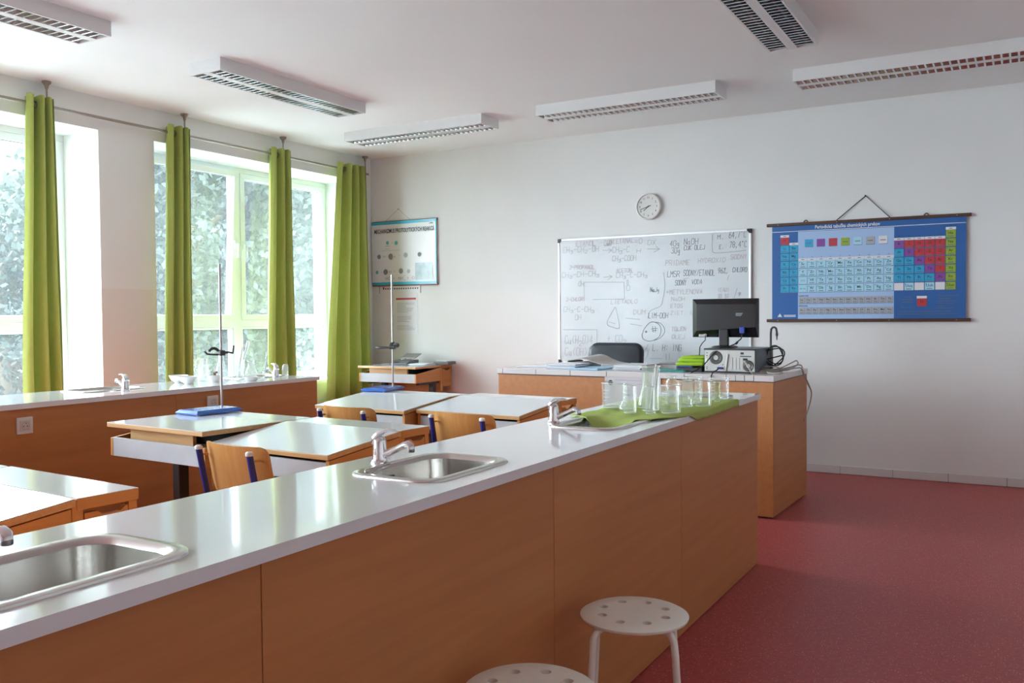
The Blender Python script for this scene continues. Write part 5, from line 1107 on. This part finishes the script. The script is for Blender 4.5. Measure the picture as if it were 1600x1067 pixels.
glass('conical_flask', 'tall conical flask behind the steel rod on the window bench', 'flask', -4.80, 4.345, [(0.05, 0), (0.053, 0.005), (0.05, 0.016), (0.020, 0.12), (0.019, 0.165), (0.024, 0.17)], zz, group=WG)
glass('beaker', 'beaker in front of the tall flask on the window bench', 'beaker', -4.68, 4.285, beaker_prof(0.042, 0.09), zz, group=WG)
glass('glass_jar', 'glass jar on the window bench holding two long tubes', 'jar', -4.77, 4.475, [(0.042, 0), (0.045, 0.005), (0.043, 0.12), (0.046, 0.125)], zz, group=WG)
one(MB().tube([(0.01, -0.012, 0.008), (0.035, 0.062, 0.255)], 0.011, 10), 'glass_cylinder', 'lab_glass', 'thick pale glass tube leaning out of the jar on the window bench', 'glass tube', (-4.77, 4.475, zz), smooth=50, group='tubes in the window bench jar')
one(MB().tube([(-0.01, 0.0, 0.008), (0.0, 0.034, 0.215)], 0.006, 8), 'glass_cylinder', 'cap_white', 'thin white tube upright in the jar on the window bench', 'glass tube', (-4.77, 4.475, zz), smooth=50, group='tubes in the window bench jar')
glass('glass_funnel', 'small glass funnel standing rim down right of the rod', 'funnel', -4.58, 4.30, [(0.036, 0), (0.035, 0.003), (0.010, 0.04), (0.006, 0.07)], zz, group=WG)
g = glass('filter_flask', 'squat glass flask on a white dish left of the far sink', 'flask', -4.485, 4.315, [(0.032, 0.030), (0.040, 0.034), (0.042, 0.05), (0.026, 0.09), (0.022, 0.10), (0.022, 0.128), (0.026, 0.132)], zz, group=WG)
obj(MB().lathe([(0.0, 0.004), (0.034, 0.0), (0.044, 0.010), (0.046, 0.026), (0.042, 0.026), (0.036, 0.010), (0.0, 0.009)], seg=24), 'dish', 'porcelain', g, smooth=45)
one(MB().tube([(0, 0, 0.0), (0.012, 0.03, 0.19)], 0.0045, 8), 'thermometer', 'lab_glass', 'long thin glass pipette leaning beside the squat flask', 'pipette', (-4.425, 4.36, zz+0.004), smooth=50)
glass('measuring_glass', 'upturned narrow glass at the very end of the window bench', 'glass', -4.665, 4.765+0.055, [(0.021, 0), (0.023, 0.003), (0.023, 0.062), (0.016, 0.078), (0.001, 0.082)], zz, group=WG)

# ------------------------------------------------------------------ devices on the desk by the back wall
z4 = DH+0.0012
sc = thing('digital_scale', 'grey digital scale with raised lid on the desk under the poster', 'scale', (-5.50, 7.38, z4), rad(8))
obj(MB().prism([(-0.13, 0.0), (0.13, 0.0), (0.13, 0.045), (-0.06, 0.045), (-0.13, 0.018)], 0, -0.10, 0.10), 'body', 'grey_plastic', sc, bevel=0.004)
obj(MB().lathe([(0.055, 0.048), (0.065, 0.050), (0.065, 0.054), (0.0, 0.054)], (0, 0.03, 0), 24), 'pan', 'steel', sc, smooth=40)
m = MB(); m.mbox(Matrix.Translation((0.03, 0.10, 0.085)) @ Matrix.Rotation(rad(16), 4, 'X'), 0.085, 0.07, 0.006); obj(m, 'raised_lid', 'pc_metal', sc, bevel=0.003)
obj(MB().tube([(-0.05, 0.12, 0.045), (-0.05, 0.125, 0.09)], 0.006, 8), 'lid_hinge', 'grey_plastic', sc)
obj(MB().box(-0.07, 0.0, -0.122, -0.09, 0.0305, 0.034), 'display', 'print_black', sc)
flat_stack('paper_stack', 'white papers between the scale and the black box on the back desk', 'paper', -5.265, 7.40, rad(4), 0.20, 0.26, 3, 0.016, 'paper_white', z=z4, seed=12)
bx = thing('black_box', 'low black box with a pale top at the right end of the back desk', 'box', (-5.045-0.075, 7.555, z4), rad(2))
obj(MB().box(-0.09, 0.09, -0.075, 0.075, 0, 0.032), 'box', 'grey_plastic', bx, bevel=0.004); obj(MB().box(-0.07, 0.06, -0.06, 0.06, 0.0325, 0.040), 'top_tray', 'cap_white', bx, bevel=0.003)
one(MB().tube([(0, 0, 0), (-0.04, -0.03, 0.012), (-0.09, -0.05, 0.010), (-0.14, -0.10, 0.0)], 0.003, 6), 'scale_cable', 'grey_plastic', 'thin grey cable left of the digital scale', 'cable', (-5.61, 7.36, z4+0.004), smooth=50)
